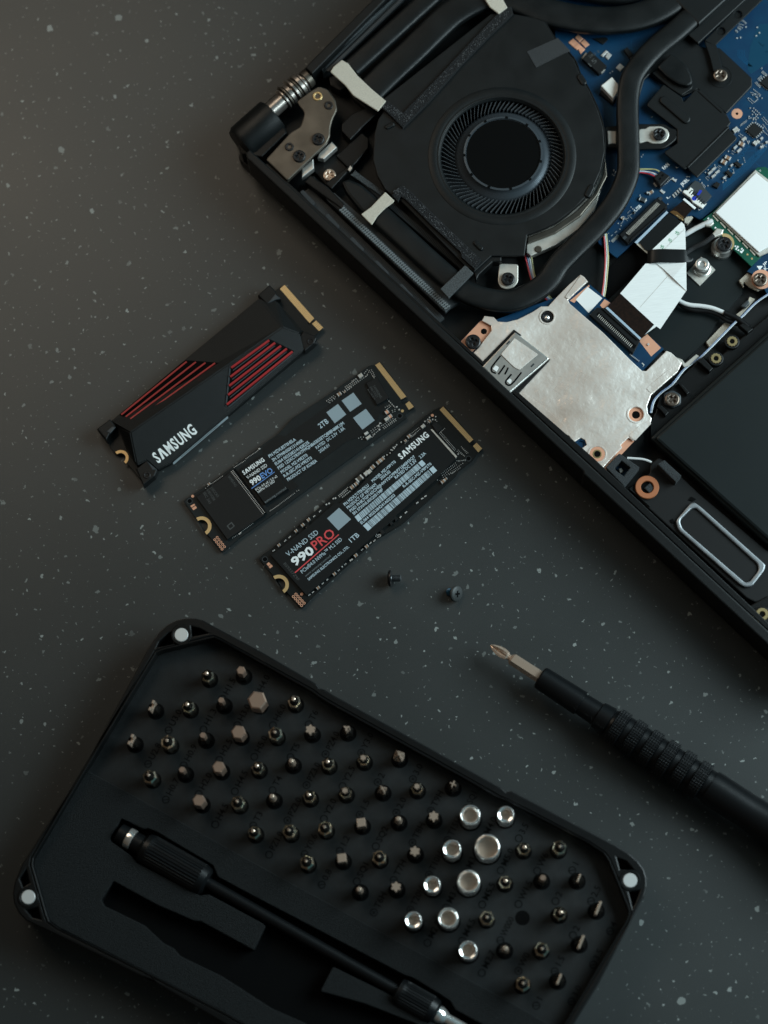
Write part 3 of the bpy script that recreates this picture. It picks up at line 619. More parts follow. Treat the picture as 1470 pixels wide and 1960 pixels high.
g.append(dots(D1, ZB, .024, [(1065,330, 1120,375, 4), (1080,320, 1130,365, 4), (1020,380, 1085,395, 5), (1000,430, 1040,460, 4), (1015,410, 1070,440, 5), (1000,445, 1030,470, 3), (960,480, 985,515, 3), (975,475, 995,500, 3), (1370,1135, 1420,1180, 5), (1385,1120, 1450,1170, 6), (1310,1240, 1360,1190, 5), (1325,1260, 1370,1210, 5), (1270,1300, 1340,1370, 6), (1290,1290, 1350,1350, 6), (1240,1400, 1330,1470, 7), (1200,1450, 1280,1470, 5)], bang, .03))
g.append(dots(D1, ZB, .05, [(985,600), (1125,425), (1285,565), (1335,517), (1300,432), (1040,592), (1370,1075)], bang, .03))
g.append(dots(D3, ZB, .035, [(530,605), (390,790), (415,818), (215,1135), (50,1322), (270,940), (190,1045), (1300,315), (1460,365), (235,1080), (120,220), (150,240), (100,280), (125,295), (965,745), (335,1375), (600,715), (630,690)], bang, .03))
g.append(dots(D3, ZB, .022, [(340,880, 370,850, 3), (340,930, 400,900, 4), (300,980, 350,960, 4), (370,935, 400,965, 3), (235,1050, 260,1020, 3), (140,1190, 165,1170, 3), (80,1240, 100,1225, 3), (20,1215, 40,1200, 2), (290,950, 330,1000, 4)], bang, .03))
for k in range(9): x = 95 + k * 12; y = 1325 - k * 11; g.append(box(P(*D3(x, y), ZB), .02, .10, .02, bang))
g.append(dots(C3, ZB, .03, [(655,825), (375,505), (360,515), (590,1090), (580,1105), (385,1195), (392,1220), (378,1228), (900,1245), (1425,485)], bang, .03))
g.append(dots(C3, ZB, .03, [(735,1305, 785,1265, 6)], bang, .03))
mk('solder_point', join(*g), mb, 'solder', stuff=True)
mk('board_lettering', join(text('FAN', C3, 740, 1195, 778, 1160, 22, ZB + .004, .02), text('JKBL', C3, 866, 1312, 918, 1266, 22, ZB + .004, .02), text('USB', C4, 542, 388, 583, 350, 22, ZB + .004, .02),
   text('L', C4, 765, 297, 785, 280, 14, ZB + .004), text('L', C3, 828, 1185, 845, 1172, 12, ZB + .004), text('Y', C4, 340, 650, 352, 625, 22, ZB + .004), text('L', C4, 985, 378, 1000, 366, 12, ZB + .004)), mb, 'print_white', stuff=True)
# fan plug and wires
fp = mk('fan_plug', plate(pts(D3, 760,315, 800,270, 845,225, 870,215, 985,290, 1005,310, 850,465, 745,330), ZB, ZB + .3, .04), LP, 'connector_black')
for k in range(3): mk('plug_slot', box(P(*D3(800 + k * 42, 400 - k * 55), ZB + .3), .09, .06, .004, bang), fp, 'engraved')
for m, p in (('wire_yellow', pts(D3, 430,200, 560,195, 700,195, 780,205, 835,235)), ('wire_white', pts(D3, 430,225, 560,228, 660,240, 740,258, 800,285)), ('wire_blue', pts(D3, 430,240, 560,238, 650,248, 730,270, 780,300)), ('wire_red', pts(D3, 430,245, 560,248, 640,262, 700,280, 765,310))):
    mk('wire', swp(p, [1.25] * 3 + [1.3, 1.3], .055, .055, n=5, seg=8, power=2), LP, m, smooth=True, label=m[5:] + ' wire of the fan plug')
for m, p in (('wire_white', pts(C4, 322,540, 330,600, 336,700, 330,800, 322,900, 310,985)), ('wire_yellow', pts(C4, 332,540, 340,620, 346,720, 338,830, 328,930, 318,985)), ('wire_red', pts(C4, 316,560, 322,640, 325,740, 318,850, 308,930, 300,985))):
    mk('wire', swp(p, 1.18, .05, .05, n=5, seg=8, power=2), LP, m, smooth=True, label=m[5:] + ' wire running down from the blue board')
for i, m in enumerate(('wire_red', 'wire_blue', 'wire_white', 'wire_yellow')):
    o = i * 11
    mk('wire', swp(pts(C6, 572+o,-10, 582+o,40, 598+o*.8,100, 612+o*.8,150, 630+o,190, 660+o*.6,232-o*.3, 705+o*.5,275-o*.5, 735+o*.5,310), 1.12, .055, .055, n=5, seg=8, power=2), LP, m, smooth=True, label=m[5:] + ' wire passing under the curved heat pipe')
# --- flat cable and its sockets
def ffc(name, body, pins, z0, top, parent=LP):
    o = mk(name, plate(body, z0, top, .02), parent, 'connector_black'); w = []
    (ax, ay), (bx, by), n, ln = pins; a = P(ax, ay, top); b = P(bx, by, top); d = b - a; an = math.atan2(d.y, d.x)
    for i in range(n): w.append(box(a + d * (i / (n - 1)), .02, ln, .012, an + .12))
    mk('contact', join(*w), o, 'dull_silver', stuff=True); return o
s1 = ffc('cable_socket', pts(D3, 205,1220, 820,620, 960,765, 345,1365), (D3(340,1205), D3(815,735), 34, .14), ZB, ZB + .2)
mk('socket_channel', plate(pts(D3, 300,1195, 800,700, 850,755, 345,1250), ZB + .19, ZB + .202), s1, 'engraved')
mk('socket_lever', plate(pts(D3, 385,1275, 865,860, 935,790, 965,800, 360,1350), ZB + .2, ZB + .26, .02), s1, 'connector_black')
for x, y in ((850,660), (290,1270)): mk('socket_corner', box(P(*D3(x, y), ZB + .19), .12, .10, .04, bang), s1, 'grey_plastic')
cb = mk('flat_cable', plate(pts(C4, 560,595, 775,398, 862,460, 640,672, 600,650), 1.38, 1.40), LP, 'black_tape', label='folded white flat cable with black ends')
mk('stiffener', plate(pts(C4, 530,603, 548,612, 768,392, 757,380), 1.40, 1.43, .004), cb, 'light_blue_strip')
mk('cable_liner', plate(pts(C4, 545,615, 620,680, 640,672, 560,600), 1.30, 1.36), cb, 'cream_fabric')
mk('printed_fold', plate(pts(C4, 862,458, 882,478, 890,520, 760,648, 650,662, 640,668), 1.42, 1.44), cb, 'white_cable')
mk('cable_fold', plate(pts(C4, 888,505, 892,650, 896,700, 700,700, 745,648), 1.44, 1.46), cb, 'white_cable')
mk('cable_print', join(text('90', C4, 812, 540, 838, 553, 24, 1.445), text('90', C4, 762, 592, 786, 606, 24, 1.445), text('90', C4, 708, 640, 732, 650, 24, 1.445)), cb, 'print_green', stuff=True)
mk('cable_run', plate(pts(C4, 608,752, 690,745, 800,830, 895,942, 712,1212, 668,1180, 430,962), 1.46, 1.48), cb, 'white_cable')
mk('cable_seam', plate(pts(C4, 765,836, 768,838, 572,1058, 570,1056), 1.48, 1.483), cb, 'dull_silver')
V = [P(*C4(x, y), z) for x, y, z in ((672,742,1.50), (895,742,1.60), (897,945,1.50), (800,850,1.56), (735,790,1.52), (672,742,1.44), (895,742,1.46), (897,945,1.44), (800,850,1.46), (735,790,1.46))]
mk('cable_fold', (V, [(0, 4, 3, 1), (3, 2, 1), (5, 6, 8, 9), (6, 7, 8), (0, 1, 6, 5), (1, 2, 7, 6), (2, 3, 8, 7), (3, 4, 9, 8), (4, 0, 5, 9)]), cb, 'white_cable')
mk('tape_band', swp(pts(C4, 625,708, 660,700, 720,695, 800,697, 890,699, 900,702), [1.45, 1.56, 1.6, 1.6, 1.58, 1.5], .47, .06, n=4, seg=12, power=4), cb, 'black_tape', smooth=True)
mk('cable_end', plate(pts(C4, 432,962, 668,1182, 575,1282, 340,1058), 1.50, 1.52), cb, 'brown_film')
mk('cable_liner', plate(pts(C4, 668,1182, 690,1190, 590,1262, 578,1280), 1.48, 1.49), cb, 'white_cable')
# keyboard flex
kb = mk('keyboard_socket', plate(pts(C4, 895,228, 955,165, 985,175, 1075,275, 1012,345, 990,330), ZB, ZB + .16, .02), LP, 'grey_plastic')
mk('socket_latch', plate(pts(C4, 868,248, 880,232, 905,235, 925,212, 945,228, 935,258, 1020,335, 1040,325, 1008,362, 985,350, 940,320, 925,290), ZB + .1, ZB + .26, .03), kb, 'white_plastic')
for k in range(7): mk('contact', box(P(*C4(928 + k * 14, 245 + k * 13), ZB + .26), .03, .16, .012, bang + 1.57), kb, 'connector_black')
q = P(*C4(952,292), ZB + .27); mk('ink_dot', platew([circ(q, .085, 16)], ZB + .26, ZB + .264), kb, 'ink_blue')
mk('ink_smear', plate(pts(C4, 990,232, 1008,240, 985,272, 968,268), ZB + .26, ZB + .264), kb, 'ink_blue')
kf = mk('keyboard_flex', plate(pts(C4, 882,300, 955,352, 900,412, 870,455, 775,388), 1.40, 1.42), LP, 'brown_film')
mk('stiffener', plate(pts(C4, 870,300, 882,290, 965,358, 952,370), 1.42, 1.45, .005), kf, 'print_white')
mk('flex_window', plate(pts(C4, 805,378, 830,385, 878,425, 868,450, 780,388), 1.42, 1.424), kf, 'amber_film')
for k in range(3): mk('flex_contact', box(P(*C4(838 + k * 13, 420 + k * 9), 1.425), .03, .14, .006, bang), kf, 'gold')
mk('chassis_tab', plate(rnd(pts(C4, 880,435, 910,405, 945,425, 905,470, 880,465), 1.5), ZF, 1.1, .02), LP, 'cream_fabric')
# --- wireless card
wc = mk('wireless_card', plate(pts(C4, 1395,75, 1450,70, 1800,300, 1600,530, 1352,772, 1010,442, 1080,390), 1.22, 1.32, .01), LP, 'green_board')
mk('shield_frame', plate(pts(C4, 1382,90, 1900,480, 1410,702, 1085,395), 1.32, 1.40, .02), wc, 'dull_silver')
mk('shield_can', plate(rnd(pts(C4, 1385,110, 1800,450, 1405,672, 1100,392), 2), 1.40, 1.47, .03), wc, 'shield_white')
for k in range(6): x = 1080 + k * 52; y = 415 + k * 48; mk('shield_slot', plate(pts(C4, x,y, x+5,y-7, x+42,y+33, x+37,y+41), 1.32, 1.345), wc, 'cream_fabric')
mk('card_print', join(dots(C4, 1.322, .06, [(1258,635), (1262,658), (1285,648), (1278,668), (1100,500), (1145,545), (1050,435), (1240,630)], bang, .01), text('V', C4, 1415, 108, 1425, 100, 14, 1.324), plate(pts(C4, 1240,650, 1255,625, 1262,632, 1248,658), 1.32, 1.324), plate(pts(C4, 1278,672, 1296,650, 1302,656, 1285,680), 1.32, 1.324)), wc, 'print_white', stuff=True)
for x, y in ((1326,687), (1357,717)): mk('test_point', platew([circ(P(*C4(x, y), 1.325), .035, 12)], 1.32, 1.325), wc, 'gold')
for dx, dy in ((0, 0), (60, 72)):
    mk('antenna_plug', plate(rnd(pts(C4, 1015+dx,465+dy, 1050+dx,435+dy, 1085+dx,445+dy, 1092+dx,470+dy, 1065+dx,490+dy, 1030+dx,488+dy), 3) if dx == 0 else pts(C4, 1072,548, 1110,500, 1160,510, 1150,545, 1095,565), 1.32, 1.46, .04), wc, 'dull_silver')
screw(C4, 1163, 612, 57, 1.55, LP, washer=0, ang=.3)
q = P(*C4(1160,608), 1.33); mk('washer', platew([circ(q, .34, 32, -.9, 1.6) + [Vector((q.x, q.y, q.z))]], 1.32, 1.345), LP, 'gold')
q = P(*C4(1150,632), 1.2); mk('standoff', lathe((q.x, q.y, ZF), (0, 0, 1), [(0, .36), (.25, .36), (.28, .33), (.45, .30)], 28), LP, 'silver', smooth=True)
mk('antenna_cable', swp(pts(C4, 1080,450, 1050,462, 1000,485, 950,510, 900,540, 860,560), [1.42, 1.42, 1.36, 1.3, 1.25, 1.2], .17, .15, n=5, seg=10, power=2), LP, 'wire_white', smooth=True, label='white antenna cable on the wireless card')
mk('antenna_cable', swp(pts(C4, 1090,550, 1060,578, 1010,612, 950,640, 900,672, 850,700), [1.42, 1.36, 1.25, 1.1, 1.05, 1.0], .16, .14, n=5, seg=10, power=2), LP, 'fabric_tape', smooth=True, label='black antenna cable on the wireless card')
mk('antenna_cable', swp(pts(C4, 820,990, 862,1022, 920,1042, 1000,1050, 1080,1065, 1165,1098), 1.25, .15, .13, n=5, seg=10, power=2), LP, 'wire_white', smooth=True, label='white antenna cable leaving the flat cable')
mk('antenna_cable', swp(pts(C4, 840,1020, 880,1055, 950,1078, 1040,1085, 1120,1110, 1180,1150, 1280,1185, 1345,1225), 1.15, .17, .13, n=5, seg=10, power=2), LP, 'wire_black', smooth=True, label='black antenna cable below the white one')
mk('cable_sleeve', swp(pts(C4, 1160,1095, 1200,1112, 1250,1135, 1300,1172, 1335,1200), 1.28, .19, .15, n=5, seg=10, power=2), LP, 'wire_black', smooth=True)
# --- deck plate around the sockets
dk = mk('deck_plate', plate(pts(C4, 590,640, 900,520, 1010,442, 1352,775, 1330,830, 1290,870, 1290,960, 1100,1180, 1040,1290, 870,1450, 620,1290, 560,1260, 330,1040, 400,760), ZF, .95, .01), LP, 'battery_black')
mk('deck_plate_step', plate(pts(C4, 360,770, 520,620, 620,690, 620,750, 350,1000, 330,1000, 330,900), ZF, .97), LP, 'engraved')
sq = mk('standoff_plate', plate(pts(C4, 1000,703, 1020,715, 1100,795, 990,908, 895,818), .94, 1.0, .01), LP, 'dull_silver')
q = P(*C4(1005,790), 1.0); mk('standoff', lathe((q.x, q.y, 1.0), (0, 0, 1), [(0, .29), (.06, .29), (.08, .25), (.3, .25), (.34, .22)], 28), sq, 'silver', smooth=True)
q = P(*C4(1007,758), 1.36); mk('standoff_top', platew([circ(q, .23, 24), circ(q, .10, 16)], 1.3, 1.4, .03), sq, 'silver')
mk('standoff_hole', platew([circ(q, .10, 16)], 1.3, 1.33), sq, 'engraved')
# side strip, cable and brass inserts
mk('metal_strip', plate(pts(C7, 1035,200, 1160,70, 1200,60, 1235,65, 1060,238), ZF, 1.0, .01), LP, 'cream_fabric')
mk('metal_strip', plate(rnd(pts(C7, 820,305, 868,322, 885,350, 965,285, 990,300, 910,370, 880,380), 1.5), 1.0, 1.2, .02), LP, 'dull_silver')
mk('metal_strip', plate(pts(C4, 1340,985, 1378,1000, 1250,1145, 1225,1125, 1310,1060), ZF, 1.0, .01), LP, 'cream_fabric')
for m, o in (('ring_grey', 0), ('wire_blue', 9)):
    mk('speaker_wire', swp(pts(C7, 1500-o,-150, 1390-o,-75, 1300-o,15, 1235-o,72, 1120-o,190, 1010-o,300, 950-o,345, 880-o,400, 800-o,500, 720-o,560, 670-o,620, 650-o,700), [1.25] * 6 + [1.15] * 6, .055, .06, n=4, seg=8, power=2), LP, m, smooth=True)
fr2 = mk('battery_frame', plate(pts(C7, 1700,-180, 1330,130, 1100,330, 1010,310, 860,440, 770,540, 700,590, 680,690, 640,760, 640,880, 760,990, 1700,200), ZF, 1.15, .04), LP, 'case_rim')
for x, y in ((1218,195), (1105,315)):
    q = P(*C7(x, y), 1.34); mk('insert_boss', platew([circ(q, .25, 24)], 1.1, 1.31, .03), fr2, 'black_plastic')
    n = 24; ring = [Vector((q.x + (.185 if k % 2 else .165) * math.cos(k * math.pi / 12), q.y + (.185 if k % 2 else .165) * math.sin(k * math.pi / 12), q.z)) for k in range(24)]
    mk('brass_insert', platew([ring, circ(q, .08, 16)], 1.28, 1.34, .012), fr2, 'brass'); mk('insert_hole', platew([circ(q, .08, 14)], 1.28, 1.315), fr2, 'engraved')
for pg, z in ((pts(C7, 975,335, 1010,305, 1085,385, 1060,410), 1.4), (pts(C7, 835,490, 870,500, 920,555, 900,572), 1.35), (pts(C7, 690,655, 720,645, 775,695, 750,720), 1.35), (pts(C4, 1265,1185, 1290,1170, 1370,1210, 1330,1240), 1.4)):
    mk('frame_rib', plate(pg, 1.1, z, .03), fr2, 'case_rim')
mk('screw_boss', plate(rnd(pts(C7, 735,560, 800,535, 860,570, 860,640, 800,665, 740,640), 5), 1.1, 1.25, .05), fr2, 'grey_plastic')
screw(C7, 797, 602, 52, 1.36, fr2, 'screw_bronze', ang=.5)
# small blue board at the right
bb = mk('small_board', plate(pts(C4, 1322,805, 1700,420, 1800,900, 1480,1000, 1400,850), 1.15, 1.26, .01), LP, 'blue_board')
mk('board_arrow', plate(pts(C4, 1390,768, 1434,768, 1412,800), 1.26, 1.264), bb, 'print_white')
mk('board_letter', join(text('K', C4, 1452, 800, 1470, 785, 20, 1.264, .02), text('JP', C4, 1440, 770, 1470, 745, 16, 1.264, .02)), bb, 'print_white', stuff=True)
q = P(*C4(1425,862), 1.264); mk('copper_ring', platew([circ(q, .34, 32)], 1.255, 1.265), bb, 'copper_pad')
screw(C4, 1415, 862, 52, 1.5, bb, 'screw_bronze', ang=.6)
mk('chassis_bracket', plate(rnd(pts(C4, 1265,870, 1325,815, 1370,840, 1370,900, 1400,930, 1440,930, 1400,945, 1340,915, 1300,880, 1300,920), 2), 1.0, 1.12, .03), LP, 'cream_fabric')
mk('rubber_plug', plate(rnd(pts(C4, 1275,1050, 1330,1000, 1345,1030, 1310,1065), 3), 1.0, 1.15, .04), LP, 'grey_plastic')
# --- port board under crumpled foil
pb = mk('port_board', plate(pts(C6, 215,505, 340,375, 400,380, 930,182, 1330,530, 1215,650, 1250,900, 1100,1100, 995,1205, 850,1050, 480,770, 290,558), 1.30, 1.42, .01), LP, 'blue_board')
mk('copper_area', plate(pts(C6, 218,505, 340,378, 398,408, 400,440, 370,475, 290,552), 1.42, 1.424), pb, 'copper_pad')
mk('copper_area', plate(pts(C6, 985,295, 1010,262, 1042,282, 1005,318), 1.42, 1.424), pb, 'copper_pad')
mk('copper_area', plate(pts(C6, 1195,485, 1240,450, 1315,525, 1262,572), 1.42, 1.424), pb, 'copper_pad')
mk('copper_area', plate(pts(C6, 822,270, 925,185, 930,190, 845,282), 1.42, 1.424), pb, 'copper_pad')
mk('copper_area', plate(pts(C6, 1095,1050, 1155,1000, 1170,1030, 1010,1200, 985,1200, 1050,1120), 1.42, 1.43), pb, 'copper_pad')
mk('white_pad', plate(pts(C6, 854,264, 918,195, 998,256, 924,336), 1.42, 1.43), pb, 'shield_white')
q = P(*C6(357,436), 1.43); mk('screw_hole', platew([circ(q, .10, 18)], 1.425, 1.43), pb, 'engraved')
foil_hole1 = circ(P(*C6(699,357), 1.53), .215, 24)
foil_hole2 = circ(P(*C6(1180,884), 1.53), .24, 24)
foil = pts(C6, 880,128, 900,140, 920,165, 862,218, 812,265, 822,285, 1000,440, 1150,590, 1212,648, 1235,650, 1345,540, 1370,550, 1430,605, 1405,655, 1330,720, 1262,780, 1240,840, 1245,880, 1265,905, 1258,935, 1200,975, 1165,1028, 1140,1010, 1098,1050, 1105,1065, 1060,1110, 1000,1175, 992,1200, 975,1195, 880,1095, 885,1070, 912,1050, 905,1025, 880,1012, 860,1025, 840,1038, 820,1005, 700,900, 545,768, 600,710, 705,600, 712,585, 560,470, 520,432, 440,520, 352,600, 300,552, 330,520, 398,430, 395,405, 345,378, 360,352, 410,358, 432,382, 480,385, 540,370, 620,330, 665,300, 705,300, 760,240, 820,180)
fo = mk('foil_shield', platew([W3(foil, 1.53), foil_hole1, foil_hole2], 1.43, 1.53, .025), pb, 'foil')
q = P(*C6(699,357), 1.54); mk('foil_ring', platew([circ(q, .27, 28), circ(q, .215, 24)], 1.52, 1.55, .01), pb, 'foil')
mk('hole_ring', platew([circ(q, .21, 24), circ(q, .12, 16)], 1.43, 1.50, .02), pb, 'screw_black')
V, F = lathe((q.x, q.y, 1.40), (0, 0, 1), [(0, .12), (.04, .11), (.08, .07), (.1, .01)], 16); mk('locating_pin', (V, F), pb, 'chrome', smooth=True)
for x, y, m in ((1180,884, 0), (970,1100, 1)):
    q = P(*C6(x, y), 1.54)
    mk('foil_ring', platew([circ(q, .31, 28), circ(q, .25, 24)], 1.52, 1.55, .01), pb, 'foil')
    mk('copper_ring', platew([circ(q, .25, 28), circ(q, .13, 18)], 1.44, 1.47 if not m else 1.545, .01), pb, 'copper_pad')
    if m: mk('insert', platew([circ(q, .155, 20), circ(q, .10, 18)], 1.4, 1.552, .01), pb, 'brass')
    mk('screw_hole', platew([circ(q, .13 if not m else .1, 18)], 1.43, 1.45 if not m else 1.549), pb, 'engraved')
mk('foil_patch', plate(rnd(pts(C6, 548,768, 575,770, 700,860, 800,950, 815,1000, 790,985, 690,905, 560,795), 2), 1.53, 1.545, .005), pb, 'foil')
mk('foil_patch', plate(rnd(pts(C6, 1235,745, 1345,650, 1395,622, 1412,645, 1300,735, 1260,770), 2), 1.53, 1.545, .005), pb, 'foil')
mk('foil_patch', plate(rnd(pts(C6, 1140,1000, 1200,945, 1252,915, 1262,935, 1175,1028), 2), 1.53, 1.545, .005), pb, 'foil')
mk('foil_patch', plate(rnd(pts(C6, 880,132, 915,162, 812,262, 795,250), 1), 1.53, 1.56, .01), pb, 'foil')
mk('slot_lug', plate([rnd(pts(C6, 838,1040, 862,1015, 890,1012, 912,1035, 910,1055, 882,1090), 3), rnd(pts(C6, 862,1040, 875,1025, 900,1035, 898,1058, 880,1062, 866,1052), 2)], 1.43, 1.47, .01), pb, 'blue_board')
screw(C6, 298, 490, 42, 1.62, pb, ang=.2)
s2 = ffc('cable_socket', pts(C4, 218,1108, 268,1058, 330,1065, 572,1290, 520,1385, 215,1112), (C4(278,1118), C4(508,1332), 24, .11), 1.42, 1.60)
mk('socket_channel', plate(pts(C4, 262,1108, 280,1092, 545,1330, 525,1352), 1.59, 1.602), s2, 'engraved')
mk('socket_lever', plate(pts(C4, 300,1068, 330,1058, 560,1268, 550,1290), 1.6, 1.65, .01), s2, 'connector_black')
mk('stiffener', plate(pts(C4, 326,1064, 342,1056, 578,1275, 566,1286), 1.6, 1.66, .004), cb, 'light_blue_strip')
mk('solder_point', join(dots(C4, 1.42, .03, [(500,1395, 560,1440, 8)], bang, .08), dots(C4, 1.42, .07, [(628,1322)], bang, .05), text('J', C4, 585, 1475, 600, 1460, 18, 1.425)), pb, 'solder', stuff=True)
# usb port
us = mk('usb_port', plate([rnd(pts(C6, 345,628, 525,438, 555,460, 712,582, 500,768, 480,760), 2)], 1.1, 1.66, .05), pb and LP, 'silver', label='silver usb port at the side of the foil shield')
for p in (pts(C6, 447,568, 412,612, 397,636, 402,655, 422,662), pts(C6, 436,668, 455,642, 470,620), pts(C6, 470,668, 480,650, 488,632), pts(C6, 506,668, 476,705, 480,722, 497,727, 520,708, 560,658)):
    mk('spring_slot', swp(p, 1.665, .055, .03, n=3, seg=6, power=2), us, 'engraved')
mk('spring_tab', plate(rnd(pts(C6, 402,640, 420,618, 438,630, 425,655), 2), 1.66, 1.68, .01), us, 'shield_white')
mk('spring_tab', plate(rnd(pts(C6, 478,705, 495,690, 508,700, 498,722), 2), 1.66, 1.68, .01), us, 'shield_white')
mk('foil_tape', plate(rnd(pts(C6, 522,472, 650,560, 548,645, 520,630, 448,560), 2), 1.66, 1.69, .01), us, 'foil')
mk('port_gasket', plate(pts(C6, 700,585, 716,585, 545,770, 500,780, 505,765), 1.4, 1.58, .02), us, 'black_plastic')
mk('port_gasket', plate(pts(C6, 350,600, 520,425, 560,455, 540,462, 522,445, 358,620), 1.4, 1.58, .02), us, 'black_plastic')
for x, y in ((488,498), (620,620)): mk('port_notch', box(P(*C6(x, y), 1.66), .14, .05, .012, bang), us, 'grey_plastic')
# small metal edge parts along the wall
for pg in (pts(C6, 185,480, 215,500, 212,512, 180,488), pts(C6, 390,705, 490,775, 480,782, 385,715), pts(C6, 575,835, 620,870, 610,880, 570,845), pts(C6, 615,880, 680,925, 672,935, 612,890), pts(C6, 770,1030, 830,1070, 825,1078, 765,1038)):
    mk('port_edge', plate(pg, 1.2, 1.5, .01), LP, 'hinge_steel')
# --- speaker and pads by the battery
fp = mk('foam_pad', plate([rnd(pts(C8, 330,200, 425,100, 568,200, 458,335), 2), pts(C8, 392,198, 440,152, 502,200, 455,262, 400,222)], 1.2, 1.6, .03), LP, 'foam_grey', label='square foam frame beside the orange ring')
M['foam_dark'] = mat('foam_dark', (.03, .034, .037), .95, bump=.8, bscale=30, var=.3, vscale=25)
fp.data.materials[0] = M['foam_dark']
mk('sensor_board', plate(pts(C8, 390,195, 445,148, 505,200, 455,265), 1.1, 1.22), LP, 'blue_board')
mk('sensor', plate(pts(C8, 420,210, 440,200, 455,225, 432,245), 1.22, 1.3, .02), LP, 'dull_silver')
mk('board_edge', plate(pts(C8, 320,215, 335,212, 445,325, 438,345, 425,345), 1.0, 1.3, .01), LP, 'dull_silver')
mk('foam_pad', plate(rnd(pts(C8, 690,178, 740,148, 862,258, 822,305), 1.5), 1.2, 1.7, .03), LP, 'foam_dark', label='long foam pad next to the battery')
q = P(*C8(620,340), 1.4); sp = mk('speaker_module', plate([rnd(pts(C8, 490,345, 640,240, 640,180, 700,130, 740,150, 860,265, 980,380, 1470,790, 1600,900, 1480,1120, 1380,1150, 1320,1120, 620,480), 4)], 1.0, 1.30, .04), LP, 'speaker_black')
mk('rubber_ring', platew([circ(q, .385, 40), circ(q, .205, 28)], 1.3, 1.42, .02), sp, 'orange_ring')
mk('ring_well', platew([circ(q, .205, 24)], 1.3, 1.305), sp, 'engraved')
mk('ring_post', plate(pts(C8, 600,345, 640,310, 668,350, 640,385), 1.3, 1.38, .02), sp, 'foam_dark')
mk('module_lip', swp(pts(C8, 497,352, 560,405, 640,475), 1.32, .05, .06, n=3), sp, 'plate_black')
ring = rnd(pts(C8, 820,575, 925,452, 955,445, 1000,478, 1455,885, 1445,925, 1360,1035, 1310,1042, 1270,1020, 840,640), 7, 5)
ringi = rnd(pts(C8, 850,572, 935,488, 965,485, 1400,880, 1405,925, 1345,1000, 1310,1010, 865,625), 6, 5)
mk('speaker_ring', plate([ring, ringi], 1.3, 1.44, .045), sp, 'ring_grey')
mk('speaker_cone', plate([ringi], 1.3, 1.34), sp, 'speaker_black')
for pg in (pts(C8, 910,430, 930,405, 965,425, 940,440), pts(C8, 780,572, 800,560, 815,590, 795,595)): mk('speaker_clip', plate(pg, 1.3, 1.33), sp, 'engraved')
mk('speaker_lead', swp(pts(C8, 480,135, 530,138, 580,142, 620,152, 650,165), 1.4, .08, .08, n=5, seg=8, power=2), LP, 'wire_white', smooth=True)
q = P(*C8(1430,1232), 1.5); mk('insert_boss', platew([circ(q, .27, 26)], 1.0, 1.44, .03), LP, 'black_plastic')
n = 28; ringb = [Vector((q.x + (.215 if k % 2 else .20) * math.cos(k * math.pi / 14), q.y + (.215 if k % 2 else .20) * math.sin(k * math.pi / 14), q.z)) for k in range(28)]
mk('brass_insert', platew([ringb, circ(q, .09, 16)], 1.4, 1.5, .015), LP, 'brass'); mk('insert_hole', platew([circ(q, .09, 14)], 1.4, 1.46), LP, 'engraved')
# battery
mk('battery', plate([rnd(pts(I, 1244,838, 1480,625, 1750,400, 2100,760, 1480,1050), 6)], 1.0, 1.58, .09), LP, 'battery_black')
mk('battery_cell', plate([rnd(pts(I, 1253,838, 1480,634, 1750,410, 2090,760, 1480,1041), 8)], 1.5, 1.70, .18), LP, 'battery_black')
# ================================================================== solid-state drives
def arcpx(c, cx, cy, r, z, n, through, rev=False): ...
ZS0, ZS = .06, .14
def ssd_outline(tl, tr_, br, bl, notch, z, steps):
    # tl..bl world corners; steps: world points along the lower edge; the mounting notch is cut in the left edge
    q, r = notch; d = (bl - tl).normalized(); n = Vector((-d.y, d.x, 0)); cc = (tl + tr_ + br + bl) / 4
    if (cc - tl).dot(n) < 0: n = -n
    qq = tl + d * (q - tl).dot(d)
    arc = [qq + d * (math.cos(t) * r) + n * (math.sin(t) * r) for t in [math.pi * k / 12 for k in range(13)]]
    return arc, qq, d, n
def gold_fingers(parent, a, b, a2, b2, z, n, m='gold'):
    # (a,b) inner/outer start, (a2,b2) inner/outer end, world points
    mk('edge_contact', join(*[box(((a + (a2 - a) * t) + (b + (b2 - b) * t)) / 2 + Vector((0, 0, 0)), (b - a).length, (a2 - a).length / n * .72, .006, math.atan2((b - a).y, (b - a).x)) for t in [(i + .5) / n for i in range(n)]]), parent, m, stuff=True)
# ---- first drive: black heatsink with red fins
hs = thing('heatsink_drive', 'stick-shaped drive under a faceted black heatsink with red ribs', 'drive', P(400, 735, 0))
pc = mk('circuit_board', plate([pts(CH, 1100,90, 1130,72, 1296,262, 1285,280, 1262,285, 1270,298, 1290,275, 1310,275, 1348,315, 1305,360, 1240,420, 330,1180, 245,1080, 232,1082, 246,1050, 238,1022, 215,1008, 172,1020, 90,900)], .12, .2, .01), hs, 'ssd_board_black')
a, b, a2, b2 = [P(*CH(x, y), .2) for x, y in ((1105,97), (1131,74), (1272,288), (1296,262))]; mk('contact_bar', plate(pts(CH, 1105,97, 1131,74, 1298,262, 1272,290), .2, .203), pc, 'gold_dark')
gold_fingers(pc, a, b, a2, b2, .203, 33)
mk('contact_bar', plate(pts(CH, 1285,293, 1308,275, 1349,314, 1325,335), .2, .203), pc, 'gold_dark')
a, b, a2, b2 = [P(*CH(x, y), .2) for x, y in ((1285,293), (1308,275), (1325,335), (1349,314))]; gold_fingers(pc, a, b, a2, b2, .203, 6)
